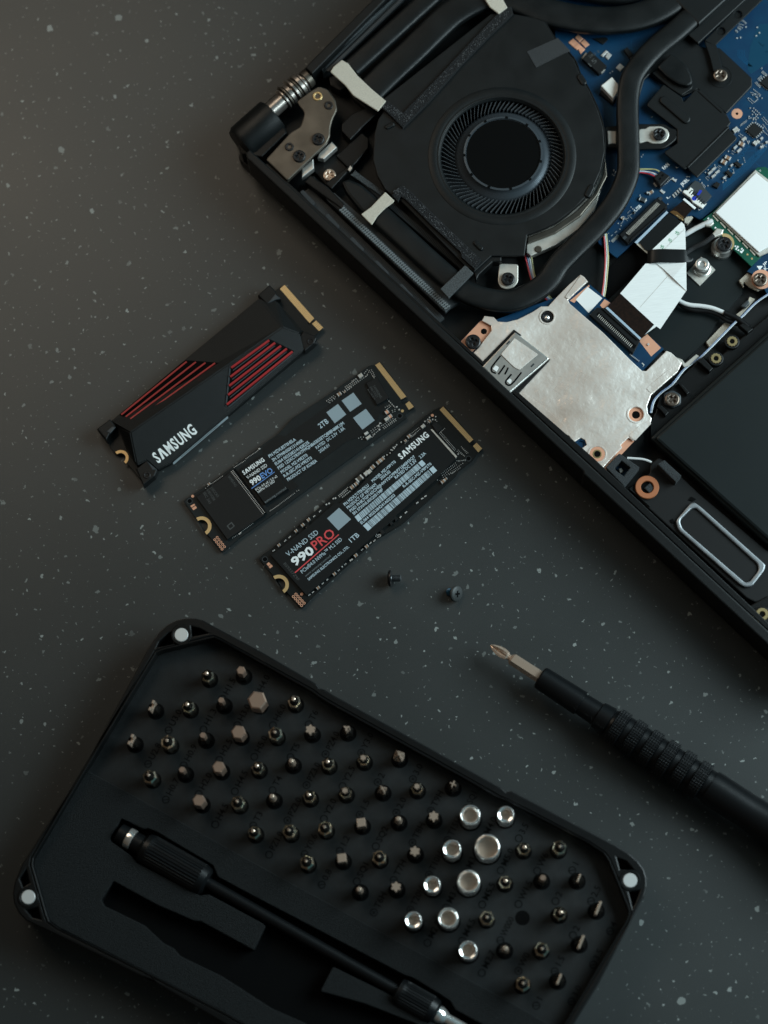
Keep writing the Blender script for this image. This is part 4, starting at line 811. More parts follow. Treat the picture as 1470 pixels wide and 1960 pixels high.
def prism(name, top, zb, parent, m, bevel=None):     # top: list of (x,y,z) picture points with own heights -> walls down to zb
    V = [P(*CH(x, y), z) for x, y, z in top]; n = len(V); B = [Vector((v.x, v.y, zb)) for v in V]
    F = [tuple(range(n))] + [(i, n + i, n + (i + 1) % n, (i + 1) % n) for i in range(n)]
    return mk(name, (V + B, F), parent, m)
zt, ze = .86, .50
key = dict(T=(985,150,ze), E=(1085,162,ze+.02), R=(1120,312,zt), L=(150,842,ze), Lx=(80,882,ze), K=(262,905,zt), G=(300,1090,ze+.02), Q=(355,1062,ze), N=(415,1115,ze), S=(500,1072,ze), B=(1240,440,ze), X=(1215,345,ze), H=(1238,335,ze), J=(190,868,ze), D=(232,985,ze))
def _pl(a, b, c):
    n = (b - a).cross(c - a); return lambda p: a.z - ((p.x - a.x) * n.x + (p.y - a.y) * n.y) / n.z
_f = _pl(*[P(*CH(x, y), z) for x, y, z in (key['R'], key['K'], (870, 756, .50))])
for k in 'GQNSBX':
    x, y, z = key[k]
    for _ in range(8): z = _f(P(*CH(x, y), z))
    key[k] = (x, y, z)
V = []; idx = {}
for k, (x, y, z) in key.items(): idx[k] = len(V); V.append(P(*CH(x, y), z))
tops = ['TLJKR', 'TRE', 'ERXH', 'RKGQNSBX', 'JDGK']
F = [tuple(idx[c] for c in t) for t in tops]
ring_ = 'TLJDGQNSBXHE'; n0 = len(V)
for c in ring_: v = V[idx[c]]; V.append(Vector((v.x, v.y, .2)))
F += [(idx[ring_[i]], n0 + i, n0 + (i + 1) % len(ring_), idx[ring_[(i + 1) % len(ring_)]]) for i in range(len(ring_))]
sink = mk('heatsink', (V, F), hs, 'sink_black')
bm = bmesh.new(); bm.from_mesh(sink.data); bmesh.ops.recalc_face_normals(bm, faces=bm.faces)
bmesh.ops.bevel(bm, geom=[e for e in bm.edges if len(e.link_faces) == 2 and e.calc_face_angle(0) > .15], offset=.035, segments=2, affect='EDGES'); bm.to_mesh(sink.data); bm.free()
for pg in ((1045,72, 1074,102, 1108,150, 1078,158, 1032,182, 980,132), (1238,335, 1300,358, 1312,374, 1300,402, 1245,448, 1205,372), (148,828, 182,872, 150,905, 128,948, 74,884), (355,1062, 415,1115, 400,1150, 335,1203, 295,1110)):
    mk('corner_clamp', plate(pts(CH, *pg), .1, .56, .04), sink, 'black_plastic')
mk('clamp_facet', plate(pts(CH, 1032,180, 1078,125, 1112,152, 1080,158), .5, .575, .03), sink, 'grey_plastic')
mk('clamp_facet', plate(pts(CH, 125,900, 160,870, 182,874, 150,910), .5, .575, .03), sink, 'grey_plastic')
mk('clamp_facet', plate(pts(CH, 352,1062, 415,1115, 385,1118), .5, .575, .03), sink, 'grey_plastic')
for x, y in ((1278,398), (358,1150)):
    q = P(*CH(x, y), .45); mk('clamp_rivet', platew([circ(q, .13, 18), circ(q, .06, 12)], .40, .58, .02), sink, 'screw_black')
mk('clamp_tab', plate(rnd(pts(CH, 1290,365, 1314,375, 1312,405, 1262,432, 1245,450, 1240,400), 3), .1, .35, .03), sink, 'black_plastic')
def plane(k1, k2, k3):
    a, b, c = [V[idx[k]] for k in (k1, k2, k3)]; n = (b - a).cross(c - a); return lambda p: a.z - ((p.x - a.x) * n.x + (p.y - a.y) * n.y) / n.z
def on(pl, x, y, c=CH):                # picture point that lies on the sloped face
    z = .7
    for _ in range(6): p = P(*c(x, y), z); z = pl(p)
    return p
rs = plane('R', 'K', 'S'); rs2 = plane('R', 'S', 'B'); lsl = plane('T', 'L', 'R')
def slab(name, pp, pl, dz0, dz1, m, parent=sink):
    A = [on(pl, x, y) for x, y in pp]; n = len(A); V_ = [p + Vector((0, 0, dz1)) for p in A] + [p + Vector((0, 0, dz0)) for p in A]
    return mk(name, (V_, [tuple(range(n))] + [(i, n + i, n + (i + 1) % n, (i + 1) % n) for i in range(n)]), parent, m)
slab('fin_recess', [(1045,378), (1185,446), (1172,462), (812,758), (798,752), (822,540)], rs2, -.02, .006, 'engraved')
slab('recess_rim', [(798,757), (822,532), (829,535), (806,757)], rs2, -.02, .03, 'grey_plastic')
for (x0, y0), (x1, y1) in zip(((832,543), (827,594), (820,645), (814,696), (807,750)), ((1045,389), (1078,403), (1111,420), (1144,436), (1176,452))):
    d = Vector((x1 - x0, y1 - y0)).normalized(); s = Vector((-d.y, d.x)) * 5.2
    o = slab('red_fin', [(x0 - s.x, y0 - s.y), (x1 - s.x, y1 - s.y), (x1 + s.x, y1 + s.y), (x0 + s.x, y0 + s.y)], rs2, -.02, .07, 'sink_red')
    s2_ = s * .25; mk('fin_gap_strip', ([on(rs2, x0 + s.x * 2.6 + k * s.x, y0 + s.y * 2.6 + k * s.y) + Vector((0, 0, .012)) for k in (0, 1)] + [on(rs2, x1 + s.x * 1.5 + k * s.x - d.x * 10, y1 + s.y * 1.5 + k * s.y - d.y * 10) + Vector((0, 0, .012)) for k in (1, 0)], [(0, 1, 2, 3)]), sink, 'grey_plastic')  # thin grey strip beside each red fin
slab('fin_recess', [(572,498), (792,515), (778,530), (312,858), (200,806)], lsl, -.02, .006, 'engraved')
for (x0, y0), (x1, y1) in zip(((213,806), (238,818), (264,830), (290,842), (313,851)), ((580,508), (632,510), (686,514), (740,516), (655,616))):
    d = Vector((x1 - x0, y1 - y0)).normalized(); s = Vector((-d.y, d.x)) * 3.6
    slab('red_fin', [(x0 - s.x, y0 - s.y), (x1 - s.x, y1 - s.y), (x1 + s.x, y1 + s.y), (x0 + s.x, y0 + s.y)], lsl, -.02, .05, 'sink_red')
def text_on(s, c, x0, y0, x1, y1, cap, pl, bold, dz=.008):
    Vt, Ft = text(s, c, x0, y0, x1, y1, cap, .6, bold); o = []
    for v in Vt:                          # slide along the camera-free vertical onto the slope
        o.append(Vector((v.x, v.y, pl(v) + dz)))
    return o, Ft
mk('wordmark', text_on('SΛMSUNG', CH, 418, 1074, 640, 900, 58, plane('R', 'Q', 'N'), .03), sink, 'print_white', stuff=True)
S_, B_ = V[idx['S']], V[idx['B']]; n_ = Vector(((B_ - S_).y, -(B_ - S_).x, 0)).normalized()
def wallq(t0, t1, z0, z1, o): return ([S_.lerp(B_, t) * 1 + n_ * o + Vector((0, 0, z - ze)) for t, z in ((t0, z0), (t1, z0), (t1, z1), (t0, z1))], [(0, 1, 2, 3)])
zq = S_.z - ze
mk('side_label', join(wallq(0, .415, .22, ze - .04, .012)), sink, 'label_grey')
mk('side_print', join(wallq(.06, .34, .33, .38, .016)), sink, 'print_faint')
q = P(*CH(205,1050), .2)
def notch_ring(parent, c, x, y, ri, ro, z, px, py, m='gold'):
    q = P(*c(x, y), z); e = P(*c(px, py), z); a = math.atan2((e - q).y, (e - q).x)
    o = circ(q, ro, 20, a - math.pi / 2, a + math.pi / 2); i = circ(q, ri, 20, a - math.pi / 2, a + math.pi / 2)
    mk('mounting_ring', platew([o + i[::-1]], z - .004, z + .006), parent, m)
notch_ring(pc, CH, 208, 1048, .17, .27, .205, 262, 1002)
# ---- flat drives
def board(root, c, poly, notch, ring_to, m):
    (nx, ny, nr) = notch; q = P(*c(nx, ny), ZS); e = P(*c(*ring_to), ZS); a = math.atan2((e - q).y, (e - q).x)
    arc = circ(q, nr, 14, a + math.pi / 2, a - math.pi / 2)
    w = W3(poly, ZS) + arc
    return mk('circuit_board', platew([w], ZS0, ZS, .006), root, m)
# second drive
ev = thing('slim_drive', 'slim bare drive with blue lettering and three pale squares', 'drive', P(570, 875, 0))
poly = pts(E1, 235,1550, 105,1370, 130,1345, 330,1215, 560,1050, 830,850, 1000,730) + pts(E2, 0,590, 350,360, 715,100, 740,90, 770,95, 778,88, 815,62, 830,66, 1070,385, 1066,400, 1015,428, 1008,450, 1040,452, 1060,432, 1098,425, 1142,482, 1135,500, 1085,522, 1055,560, 1068,588, 1040,608, 885,718, 860,735, 0,1362) + pts(E1, 780,1610, 620,1720, 600,1742, 475,1845, 460,1842, 310,1655)
epc = board(ev, E1, poly, (272, 1604, .22), (345, 1560), 'ssd_board')
notch_ring(epc, E1, 272, 1604, .22, .335, ZS + .006, 345, 1560)
def fingers(parent, c, p, n, z=ZS):
    mk('contact_bar', plate(pts(c, *p), z, z + .003), parent, 'gold_dark')
    a, b, b2, a2 = [P(*c(p[i], p[i + 1]), z) for i in (0, 2, 4, 6)]; gold_fingers(parent, a, b, a2, b2, z + .003, n, 'gold')
fingers(epc, E2, (775,92, 816,66, 1068,388, 1018,414), 32); fingers(epc, E2, (1058,458, 1094,430, 1138,482, 1090,512), 6)
edir = dirang(E1, 200, 1400, 900, 920, ZS)
mk('label_sticker', plate(pts(E1, 850,860, 1000,745, 1060,760, 1560,400) + pts(E2, 330,470, 620,260, 700,220, 870,470, 830,520, 800,600, 620,770, 520,800, 0,1180) + pts(E1, 1190,1228, 875,1402), ZS + .004, ZS + .012), epc, 'ssd_label')
k1 = mk('memory_chip', plate(pts(E1, 222,1328, 548,1090, 862,1498, 515,1728), ZS, ZS + .11, .012), epc, 'chip_black')
mk('chip_gap', plate(pts(E1, 556,1083, 590,1062, 880,1470, 850,1490), ZS, ZS + .115), epc, 'engraved')
mk('solder_point', join(dots(E1, ZS + .115, .028, [(553,1092, 848,1485, 34), (568,1083, 863,1474, 34)], edir, .01)), epc, 'solder', stuff=True)
k2 = mk('memory_chip', plate(pts(E1, 636,1075, 855,930, 1086,1252, 870,1400), ZS, ZS + .12, .012), epc, 'ssd_label')
mk('controller_chip', plate(pts(E2, 690,262, 790,200, 905,400, 790,465), ZS, ZS + .1, .012), epc, 'chip_black')
zt2 = ZS + .122; zt3 = ZS + .016
pr = [('SΛMSUNG', 672, 1122, 868, 990, 38, .03), ('V-NAND SSD', 705, 1163, 893, 1040, 30, 0), ('990', 745, 1222, 838, 1163, 50, .03), ('PCIe 4.0 x4 / 5.0 x2', 788, 1273, 987, 1140, 22, 0), ('NVMe M.2 SSD', 807, 1293, 962, 1188, 22, 0)]
g = [text(s, E1, x0, y0, x1, y1, cp, zt2, bo) for s, x0, y0, x1, y1, cp, bo in pr]
mk('print', join(*g), epc, 'print_white', stuff=True)
mk('print', join(text('EVO', E1, 845, 1158, 948, 1092, 50, zt2, .02), plate(pts(E1, 742,1246, 958,1091, 958,1098, 742,1254), zt2 - .002, zt2)), epc, 'print_blue', stuff=True)
mk('print', text('samsung.com/ssd', E1, 872, 1387, 1070, 1252, 22, zt2), epc, 'print_dim', stuff=True)
pr = [('PN MZVL82T0HELA', 912, 962, 1162, 797), ('SN S7M4NS0X131490R', 945, 998, 1232, 808), ('EUI64 0025382141428235', 972, 1034, 1287, 826), ('PSID 1ZSXCYRW7FMQN865B5SETQ80BN88K1JM', 998, 1072, 1614, 645), ('MODEL MZ-V9E2T0', 1026, 1110, 1272, 944), ('R-R-SEC-MZ-V9E2T0', 1053, 1146, 1314, 970), ('PRODUCT OF KOREA', 1086, 1181, 1360, 997)]
g = [text(s, E1, x0, y0, x1, y1, 29, zt3 + (.11 if x0 < 1000 or True else 0), .012) for s, x0, y0, x1, y1 in pr]
g = [text(s, E1, x0, y0, x1, y1, 29, zt3, .022) for s, x0, y0, x1, y1 in pr]
g += [text('2TB', E2, 262, 688, 343, 630, 48, zt3, .01), text('RATED  DC 3.3V  1.8A', E2, 228, 882, 494, 692, 29, zt3, .01), text('2024.01', E2, 257, 917, 350, 852, 29, zt3, .01)]
mk('print', join(*g), epc, 'print_blue_grey', stuff=True)
for q in ((570,350, 648,455, 540,530, 460,425), (425,457, 503,555, 395,638, 317,535), (688,502, 770,610, 655,697, 567,587)):
    mk('printed_square', plate(pts(E2, *q), ZS + .012, ZS + .016), epc, 'print_square')
mk('chip_print', join(text('SAMSUNG', E2, 752, 290, 822, 405, 22, ZS + .102), text('S4LY022', E2, 722, 300, 790, 398, 18, ZS + .102), text('KOREA', E2, 700, 325, 770, 420, 14, ZS + .102)), epc, 'print_faint', stuff=True)
g = []
for s, x0, y0, x1, y1 in (('SEC 243', 285, 1290, 345, 1395), ('K9DVGB8', 318, 1268, 385, 1365), ('J1ECCK0', 352, 1245, 420, 1335), ('SAMSUNG', 520, 1140, 588, 1235)): g.append(text(s, E1, x0, y0, x1, y1, 24, ZS + .112))
mk('chip_print', join(*g), epc, 'print_faint', stuff=True)
mk('chip_print', plate([pts(E1, 508,1600, 555,1562, 586,1602, 540,1640), pts(E1, 522,1600, 553,1576, 572,1602, 542,1626)], ZS + .109, ZS + .112), epc, 'print_faint')
g = [dots(E1, ZS, .022, [(580,1053, 680,990, 9), (690,972, 790,905, 9), (800,895, 825,878, 3), (312,1248, 330,1232, 2), (370,1205, 470,1135, 9), (565,1715, 620,1680, 5), (650,1655, 755,1580, 9), (915,1462, 1000,1405, 9), (1010,1395, 1145,1295, 12), (1168,1275, 1185,1268, 2)], edir, .03),
     dots(E1, ZS, .045, [(815,880), (345,1215), (628,1678), (640,1668)], edir, .05)]
g.append(dots(E2, ZS, .024, [(320,430, 385,382, 5), (335,440, 400,392, 5), (350,448, 395,412, 3), (470,342, 540,295, 5), (480,355, 550,305, 5), (495,300, 600,225, 8), (505,312, 610,240, 8), (520,322, 700,190, 12), (560,245, 590,225, 3), (675,170, 700,140, 3), (690,200, 715,160, 3), (720,145, 865,370, 15), (740,140, 780,215, 6), (755,200, 850,350, 10), (890,415, 960,490, 6), (905,435, 950,480, 4), (870,490, 905,470, 3), (880,510, 920,480, 4), (935,520, 960,510, 2), (940,535, 960,528, 2), (620,780, 640,770, 2), (650,790, 665,770, 2), (735,710, 830,640, 6), (745,725, 835,660, 6), (755,745, 800,715, 4), (850,680, 965,600, 8), (860,690, 970,615, 8), (850,655, 940,598, 6), (900,650, 960,605, 5), (745,770, 770,745, 3)], edir, .04))
g.append(dots(E2, ZS, .05, [(690,740), (978,487), (1000,512), (820,640), (805,665), (815,700)], edir, .05))
mk('solder_point', join(*g), epc, 'solder', stuff=True)
def pcap(parent, c, x, y, l, w, ang, m, z=ZS, h=.1):
    q = P(*c(x, y), z); u = Vector((math.cos(ang), math.sin(ang), 0))
    mk('capacitor', [(box(q, l * .56, w * .95, h * .96, ang, .006), m)] + [(box(q + u * s * l * .39, l * .22, w, h, ang, .006), 'solder') for s in (-1, 1)], parent)
for x, y, l, w, m in ((638,198,.15,.13,'dull_silver'), (438,370,.14,.11,'cap_brown'), (885,538,.13,.11,'copper_pad'), (915,578,.13,.11,'copper_pad'), (882,605,.14,.11,'dull_silver'), (692,738,.14,.08,'solder'), (712,775,.18,.09,'dull_silver'), (490,348,.08,.05,'cap_brown')): pcap(epc, E2, x, y, l, w, edir, m)
pcap(epc, E1, 345, 1213, .10, .07, edir, 'cap_brown')
def mount_holes(parent, c, hx, hy, r, hole, holes=True):
    q = P(*c(hx, hy), ZS + .002); mk('board_hole', platew([circ(q, r, 18)], ZS, ZS + .003), parent, 'engraved'); mk('hole_ring', platew([circ(q, r * 1.25, 18), circ(q, r, 18)], ZS, ZS + .004), parent, 'grey_plastic')
mount_holes(epc, E1, 162, 1368, .075, 0); mount_holes(epc, E2, 1005, 568, .075, 0)
def disc(parent, c, x, y, r, m, name='fiducial', z=ZS): mk(name, platew([circ(P(*c(x, y), z), r, 14)], z, z + .004), parent, m)
disc(epc, E1, 190, 1322, .05, 'copper_pad'); disc(epc, E2, 1030, 522, .05, 'gold')
for p in ((168,1418, 182,1395, 212,1432, 198,1452), (188,1408+22, 200,1400, 228,1418, 212,1448)): pass
mk('test_pad', plate(pts(E1, 168,1412, 205,1392, 214,1405, 178,1428), ZS, ZS + .004), epc, 'copper_pad'); mk('test_pad', plate(pts(E1, 182,1432, 218,1412, 230,1432, 196,1454), ZS, ZS + .004), epc, 'copper_pad')
for k in range(5):
    for dx, dy in ((0, 0), (22, -22)):
        q = P(*E1(398 + k * 17 + dx, 1730 + k * 22 + dy), ZS); mk('test_ring', platew([circ(q, .045, 12), circ(q, .024, 10)], ZS, ZS + .004), epc, 'copper_pad')
# third drive
pv = thing('slim_drive', 'slim bare drive with red lettering and two white barcodes', 'drive', P(710, 970, 0))
poly = pts(P1, 222,1005, 75,828, 95,805, 200,730, 700,300) + pts(P2, 0,760, 640,210, 740,140, 795,112, 805,118, 838,98, 860,104, 1168,455, 1160,475, 1120,500, 1130,520, 1158,525, 1185,492, 1208,492, 1262,555, 1250,580, 1215,600, 1190,625, 1180,650, 1150,690, 1010,800, 975,855, 400,1370) + pts(P1, 1180,650, 600,1170, 490,1290, 468,1292, 318,1120)
ppc = board(pv, P1, poly, (262, 1074, .22), (345, 1020), 'ssd_board_black')
notch_ring(ppc, P1, 262, 1074, .22, .335, ZS + .006, 345, 1020)
fingers(ppc, P2, (800,138, 838,102, 1164,462, 1126,492), 32); fingers(ppc, P2, (1160,530, 1200,494, 1260,556, 1218,598), 6)
pdir = dirang(P1, 200, 1000, 1200, 150, ZS)
mk('label_sticker', plate(pts(P1, 192,798, 500,560, 800,300, 860,325) + pts(P2, 40,850, 330,560, 690,345, 985,650, 760,890) + pts(P1, 1140,628, 522,1170), ZS + .10, ZS + .112), ppc, 'ssd_label')
mk('memory_chip', plate(pts(P1, 194,800, 560,520, 880,875, 525,1168), ZS, ZS + .10, .01), ppc, 'chip_black')
mk('memory_chip', plate(pts(P1, 720,400, 1060,130, 1370,440, 1100,660), ZS, ZS + .10, .01), ppc, 'chip_black')
mk('controller_chip', plate(pts(P2, 330,560, 690,345, 985,650, 700,900), ZS, ZS + .10, .01), ppc, 'chip_black')
zp = ZS + .114
def T(s, x0, y0, x1, y1, cp, bo=0.0, c=P1): return text(s, c, x0, y0, x1, y1, cp, zp, bo)
mk('print', join(T('990', 412, 903, 602, 770, 78, .035), T('SΛMSUNG', 385, 675, 690, 420, 62, .03, P2)), ppc, 'print_white', stuff=True)
mk('print', join(T('V-NAND SSD', 352, 812, 640, 592, 46), T('PCIe®4.0 NVMe™ M.2 SSD', 485, 970, 860, 655, 34, .005), T('SAMSUNG ELECTRONICS CO., LTD.', 545, 1035, 925, 724, 24, .02)), ppc, 'print_blue_grey', stuff=True)
mk('print', T('www.samsung.com/ssd', 516, 1002, 752, 808, 20), ppc, 'print_dim', stuff=True)
mk('print', join(T('PRO', 612, 752, 800, 608, 88, .01), plate(pts(P1, 410,958, 822,600, 828,607, 418,965), zp - .002, zp)), ppc, 'print_red', stuff=True)
g = [T('1TB', 945, 680, 1022, 615, 44, .01), T('PN MZVL71T0HDLU', 885, 337, 1112, 148, 29, .022), T('PRODUCT OF VIETNAM', 912, 366, 1182, 140, 27, .022), T('PSID PHK7GP16SCHEJHWY2G7PRP71JJ40M3Q7', 940, 395, 1546, -122, 27, .022), T('SN S73VNU0X205198P', 967, 422, 1246, 188, 27, .022), T('EUI64 0025384241A02203', 1040, 508, 1358, 240, 27, .022),
     T('MODEL MZ-V9P1T0', 78, 922, 330, 705, 30, .022, P2), T('2024.02', 168, 897, 272, 812, 30, .022, P2), T('RATED DC 3.3V', 328, 888, 557, 695, 32, .022, P2), T('2.2A', 592, 667, 655, 614, 32, .022, P2), T('R-R-SEC-MZ-V9P2T0', 415, 982, 717, 728, 30, .022, P2)]
mk('print', join(*g), ppc, 'print_blue_grey', stuff=True)
mk('printed_square', plate(pts(P1, 828,352, 940,460, 822,565, 716,452), zp - .002, zp), ppc, 'print_square')
random.seed(11)
def barcode(a0, a1, b0, b1, n):
    A0, A1, B0, B1 = [P(x, y, zp) for x, y in (a0, a1, b0, b1)]; g = []; L = (B0 - A0).length
    def bar(t0, t1):
        v = [A0.lerp(B0, t0), A0.lerp(B0, t1), A1.lerp(B1, t1), A1.lerp(B1, t0)]; g.append((v, [(0, 1, 2, 3)]))
    bar(0, .055); bar(.945, 1); t = .062
    while t < .93:
        w = random.choice((.003, .005, .008, .011)); bar(t, min(t + w, .94)); t += w + random.choice((.0025, .004, .006))
    return join(*g)
mk('barcode', barcode(P1(975,437), P1(1010,485), P2(608,680), P2(650,724), 60), ppc, 'print_blue_grey', stuff=True)
mk('barcode', barcode(P1(1052,520), P1(1100,570), P2(728,745), P2(772,795), 60), ppc, 'print_blue_grey', stuff=True)
mk('ground_bar', plate(pts(P2, 700,350, 718,346, 988,640, 975,660), ZS, ZS + .13, .005), ppc, 'dull_silver')
mk('regulator_chip', plate(pts(P2, 715,300, 760,262, 830,330, 775,392), ZS, ZS + .07, .008), ppc, 'chip_black')
mk('chip_print', join(text('BS9337Z9F', P1, 305, 880, 440, 1040, 26, zp)), ppc, 'print_faint', stuff=True)
g = [dots(P1, ZS, .035, [(210,760), (222,752), (318,668), (328,658), (360,634), (370,624), (590,438), (600,430), (645,392), (655,382), (545,1175), (555,1167), (578,1150), (588,1142), (670,1068), (680,1060), (715,1032), (722,1025), (820,945), (830,936), (882,888), (892,880), (1040,752), (1050,742), (1118,690), (1128,680), (1155,668), (1165,658), (1400,445), (1410,437), (1450,405)], pdir, .04),
     dots(P1, ZS, .03, [(825,240, 910,165, 8), (835,250, 905,190, 6), (860,255, 930,200, 6), (1165,575, 1185,560, 3), (1160,600, 1220,610, 4), (1175,620, 1225,600, 4), (1190,632, 1215,620, 3), (825,875, 860,910, 3)], pdir, .04),
     dots(P1, ZS, .05, [(710,325), (735,315), (775,270), (795,265), (935,850), (950,840), (855,905), (1275,490), (525,540)], pdir, .06)]
g.append(dots(P2, ZS, .02, [(500,420, 600,340, 8), (490,400, 590,320, 8), (725,300, 770,265, 5), (800,390, 855,340, 5), (800,395, 960,580, 16), (815,385, 970,565, 16), (370,560, 440,490, 6), (430,500, 460,475, 3), (350,575, 420,520, 6), (490,440, 540,400, 5), (1035,540, 1105,605, 6), (1045,555, 1090,610, 5), (990,590, 1070,640, 6), (1000,575, 1060,630, 5), (985,690, 1080,690, 7), (1000,700, 1075,680, 6), (820,830, 970,715, 10), (830,850, 980,735, 10), (840,870, 1050,720, 12), (905,840, 1020,770, 8), (805,905, 870,880, 5), (760,880, 775,900, 2), (935,830, 960,810, 3), (650,270, 690,230, 4), (665,285, 700,255, 4)], pdir, .03))
g.append(dots(P2, ZS, .04, [(640,265), (672,245), (690,225), (758,215), (725,245), (755,250), (200,645), (230,630), (265,610), (275,575), (300,550), (320,540), (335,520), (310,560), (290,580), (605,1105), (618,1098), (640,1080), (652,1072), (552,1152), (564,1143), (660,958), (430,1255), (442,1246), (375,1305), (1000,620), (385,490), (430,470)], pdir, .05))
mk('solder_point', join(*g), ppc, 'solder', stuff=True)
for x, y, l, w, m in ((265,708,.10,.08,'cap_brown'), (425,575,.10,.08,'cap_brown'), (488,520,.11,.09,'cap_brown'), (542,470,.11,.09,'cap_brown'), (632,1108,.11,.08,'cap_brown'), (785,978,.11,.08,'cap_brown'), (985,805,.12,.09,'cap_brown'), (1088,720,.12,.09,'cap_brown'), (950,165,.13,.11,'cap_brown'), (988,135,.12,.11,'cap_brown'), (1020,85,.24,.16,'hinge_steel'), (1085,35,.16,.13,'dull_silver'), (1110,20,.15,.13,'dull_silver')): pcap(ppc, P1, x, y, l, w, pdir, m, h=.12)
for x, y, l, w, m in ((75,765,.15,.12,'cap_brown'), (140,710,.15,.12,'cap_brown'), (180,678,.14,.12,'cap_brown'), (620,322,.14,.11,'dull_silver'), (690,268,.10,.09,'cap_brown'), (468,430,.12,.1,'cap_brown'), (835,920,.14,.09,'cap_brown'), (865,893,.10,.07,'cap_brown'), (430,480,.08,.08,'cap_brown')): pcap(ppc, P2, x, y, l, w, pdir, m)
for pg in ((822,858, 838,848, 858,890, 835,905), (1190,555, 1215,535, 1260,585, 1235,605), (1330,420, 1345,410, 1378,450, 1358,480), (1290,470, 1310,460, 1335,500, 1312,520)):
    mk('chip', plate(pts(P1, *pg), ZS, ZS + .08, .008), ppc, 'chip_black')
mk('chip', plate(pts(P1, 512,528, 535,508, 548,522, 528,545), ZS, ZS + .1, .01), ppc, 'chip_black')
mount_holes(ppc, P1, 133, 835, .075, 0); mount_holes(ppc, P2, 1112, 665, .075, 0); disc(ppc, P1, 478, 1162, .05, 'copper_pad'); disc(ppc, P2, 722, 198, .05, 'copper_pad')
mk('test_pad', plate(pts(P1, 148,880, 168,862, 188,880, 165,900), ZS, ZS + .004), ppc, 'copper_pad'); mk('test_pad', plate(pts(P1, 168,905, 190,882, 208,900, 180,922), ZS, ZS + .004), ppc, 'copper_pad')
for k in range(5):
    for dx, dy in ((0, 0), (24, -22)):
        q = P(*P1(400 + k * 19 + dx, 1185 + k * 21 + dy), ZS); mk('test_ring', platew([circ(q, .048, 12), circ(q, .026, 10)], ZS, ZS + .004), ppc, 'copper_pad')
# ================================================================== two loose screws
dm('screw_grey0', (.08, .085, .09), .35, .7)
def loose(name, lab, x, y, az, tilt, rh, m, th):
    r = thing(name, lab, 'screw', P(x, y, 0), 'loose screws on the countertop')
    d = Vector((math.cos(az) * math.cos(tilt), math.sin(az) * math.cos(tilt), math.sin(tilt))); c = P(x, y, rh * abs(math.cos(tilt)) + .02)
    v, f = lathe(c - d * .09, d, [(0, rh * .80), (.03, rh * .96), (.06, rh), (.10, rh), (.11, rh * .9)], 32)
    mk('head', (v, f), r, m, smooth=True)
    prof = [(.10, .13)]; t = .12
    while t < .42: prof += [(t, .125), (t + .02, .10)]; t += .04
    prof += [(.44, .05)]
    mk('thread', lathe(c - d * .09, d, prof, 16), r, th, smooth=True); return r, c, d
r1, c1, d1 = loose('machine_screw', 'small black screw lying on its side, head edge-on, nearest the drives', 748, 1107, R(-8), R(4), .27, 'screw_black', 'screw_grey0')
r2, c2, d2 = loose('machine_screw', 'small dark screw tipped so that its cross-slotted head faces up', 872, 1136, R(150), R(-38), .27, 'screw_bronze', 'thread_blue')
dm('screw_grey', (.05, .053, .053), .5, .4)
r2.children[0].data.materials[0] = M['screw_grey']
s_ = d2.cross(Vector((0, 0, 1))).normalized(); u_ = s_.cross(d2); F0 = c2 - d2 * .094; V = []
for k, (x, y) in enumerate([(.11, -.03), (.11, .03), (.03, .03), (.03, .11), (-.03, .11), (-.03, .03), (-.11, .03), (-.11, -.03), (-.03, -.03), (-.03, -.11), (.03, -.11), (.03, -.03)]):
    ca, sa = math.cos(.5), math.sin(.5); V.append(F0 + s_ * (x * ca - y * sa) + u_ * (x * sa + y * ca))
mk('cross_slot', (V, [(0, 1, 2, 11), (2, 3, 4, 5), (5, 6, 7, 8), (8, 9, 10, 11), (2, 5, 8, 11)]), r2, 'engraved')
# ================================================================== screwdriver
sd = thing('screwdriver', 'black precision screwdriver with knurled rings and a cross bit', 'screwdriver', P(1250, 1430, 0))
a = P(939, 1235, .72); b = P(1520, 1610, .95); d = (b - a).normalized(); s_ = d.cross(Vector((0, 0, 1))).normalized(); u_ = s_.cross(d)
def AX(x, y):                              # distance along the driver of a picture point
    return (P(*CS(x, y), .8) - a).dot(d)
t_hex0, t_hex1 = AX(205, 200), AX(350, 285)
bit = mk('bit', lathe(a, d, [(t_hex0 - .02, .14), (t_hex0 + .06, .20), (t_hex1 + .1, .205)], 6), sd, 'nickel')
V = []; F = []
for i, (t, ro, ri) in enumerate(((0, .03, .02), (.10, .10, .045), (.28, .17, .07), (.46, .19, .10), (.62, .16, .12), (t_hex0 - .10, .10, .09), (t_hex0, .11, .11))):
    for j in range(16): an = 2 * math.pi * j / 16 + .3; rr = ro if j % 4 == 0 else (ri if j % 4 == 2 else (ro * .45 + ri * .55)); V.append(a + d * t + (s_ * math.cos(an) + u_ * math.sin(an)) * rr)
for i in range(6):
    for j in range(16): k = (j + 1) % 16; F.append((i * 16 + j, i * 16 + k, (i + 1) * 16 + k, (i + 1) * 16 + j))
F.append(tuple(range(16))[::-1])
mk('bit_tip', (V, F), sd, 'nickel')
R0 = .385
c0, c1_ = AX(362, 268), AX(575, 385)
mk('collar', lathe(a, d, [(c0, .22), (c0 + .01, R0 - .05), (c0 + .06, R0), (c1_, R0 + .03), (c1_ + .01, R0 - .02), (AX(655, 440), R0 + .0), (AX(660, 443), R0 + .06), (AX(715, 475), R0 + .10), (AX(722, 480), R0 + .02)], 40), sd, 'driver_black', smooth=True)
t0 = AX(748, 522); step = (AX(1148, 775) - t0) / 5; end = t0 + 5 * step + .6
core = [(t0 - .3, R0 + .05)]
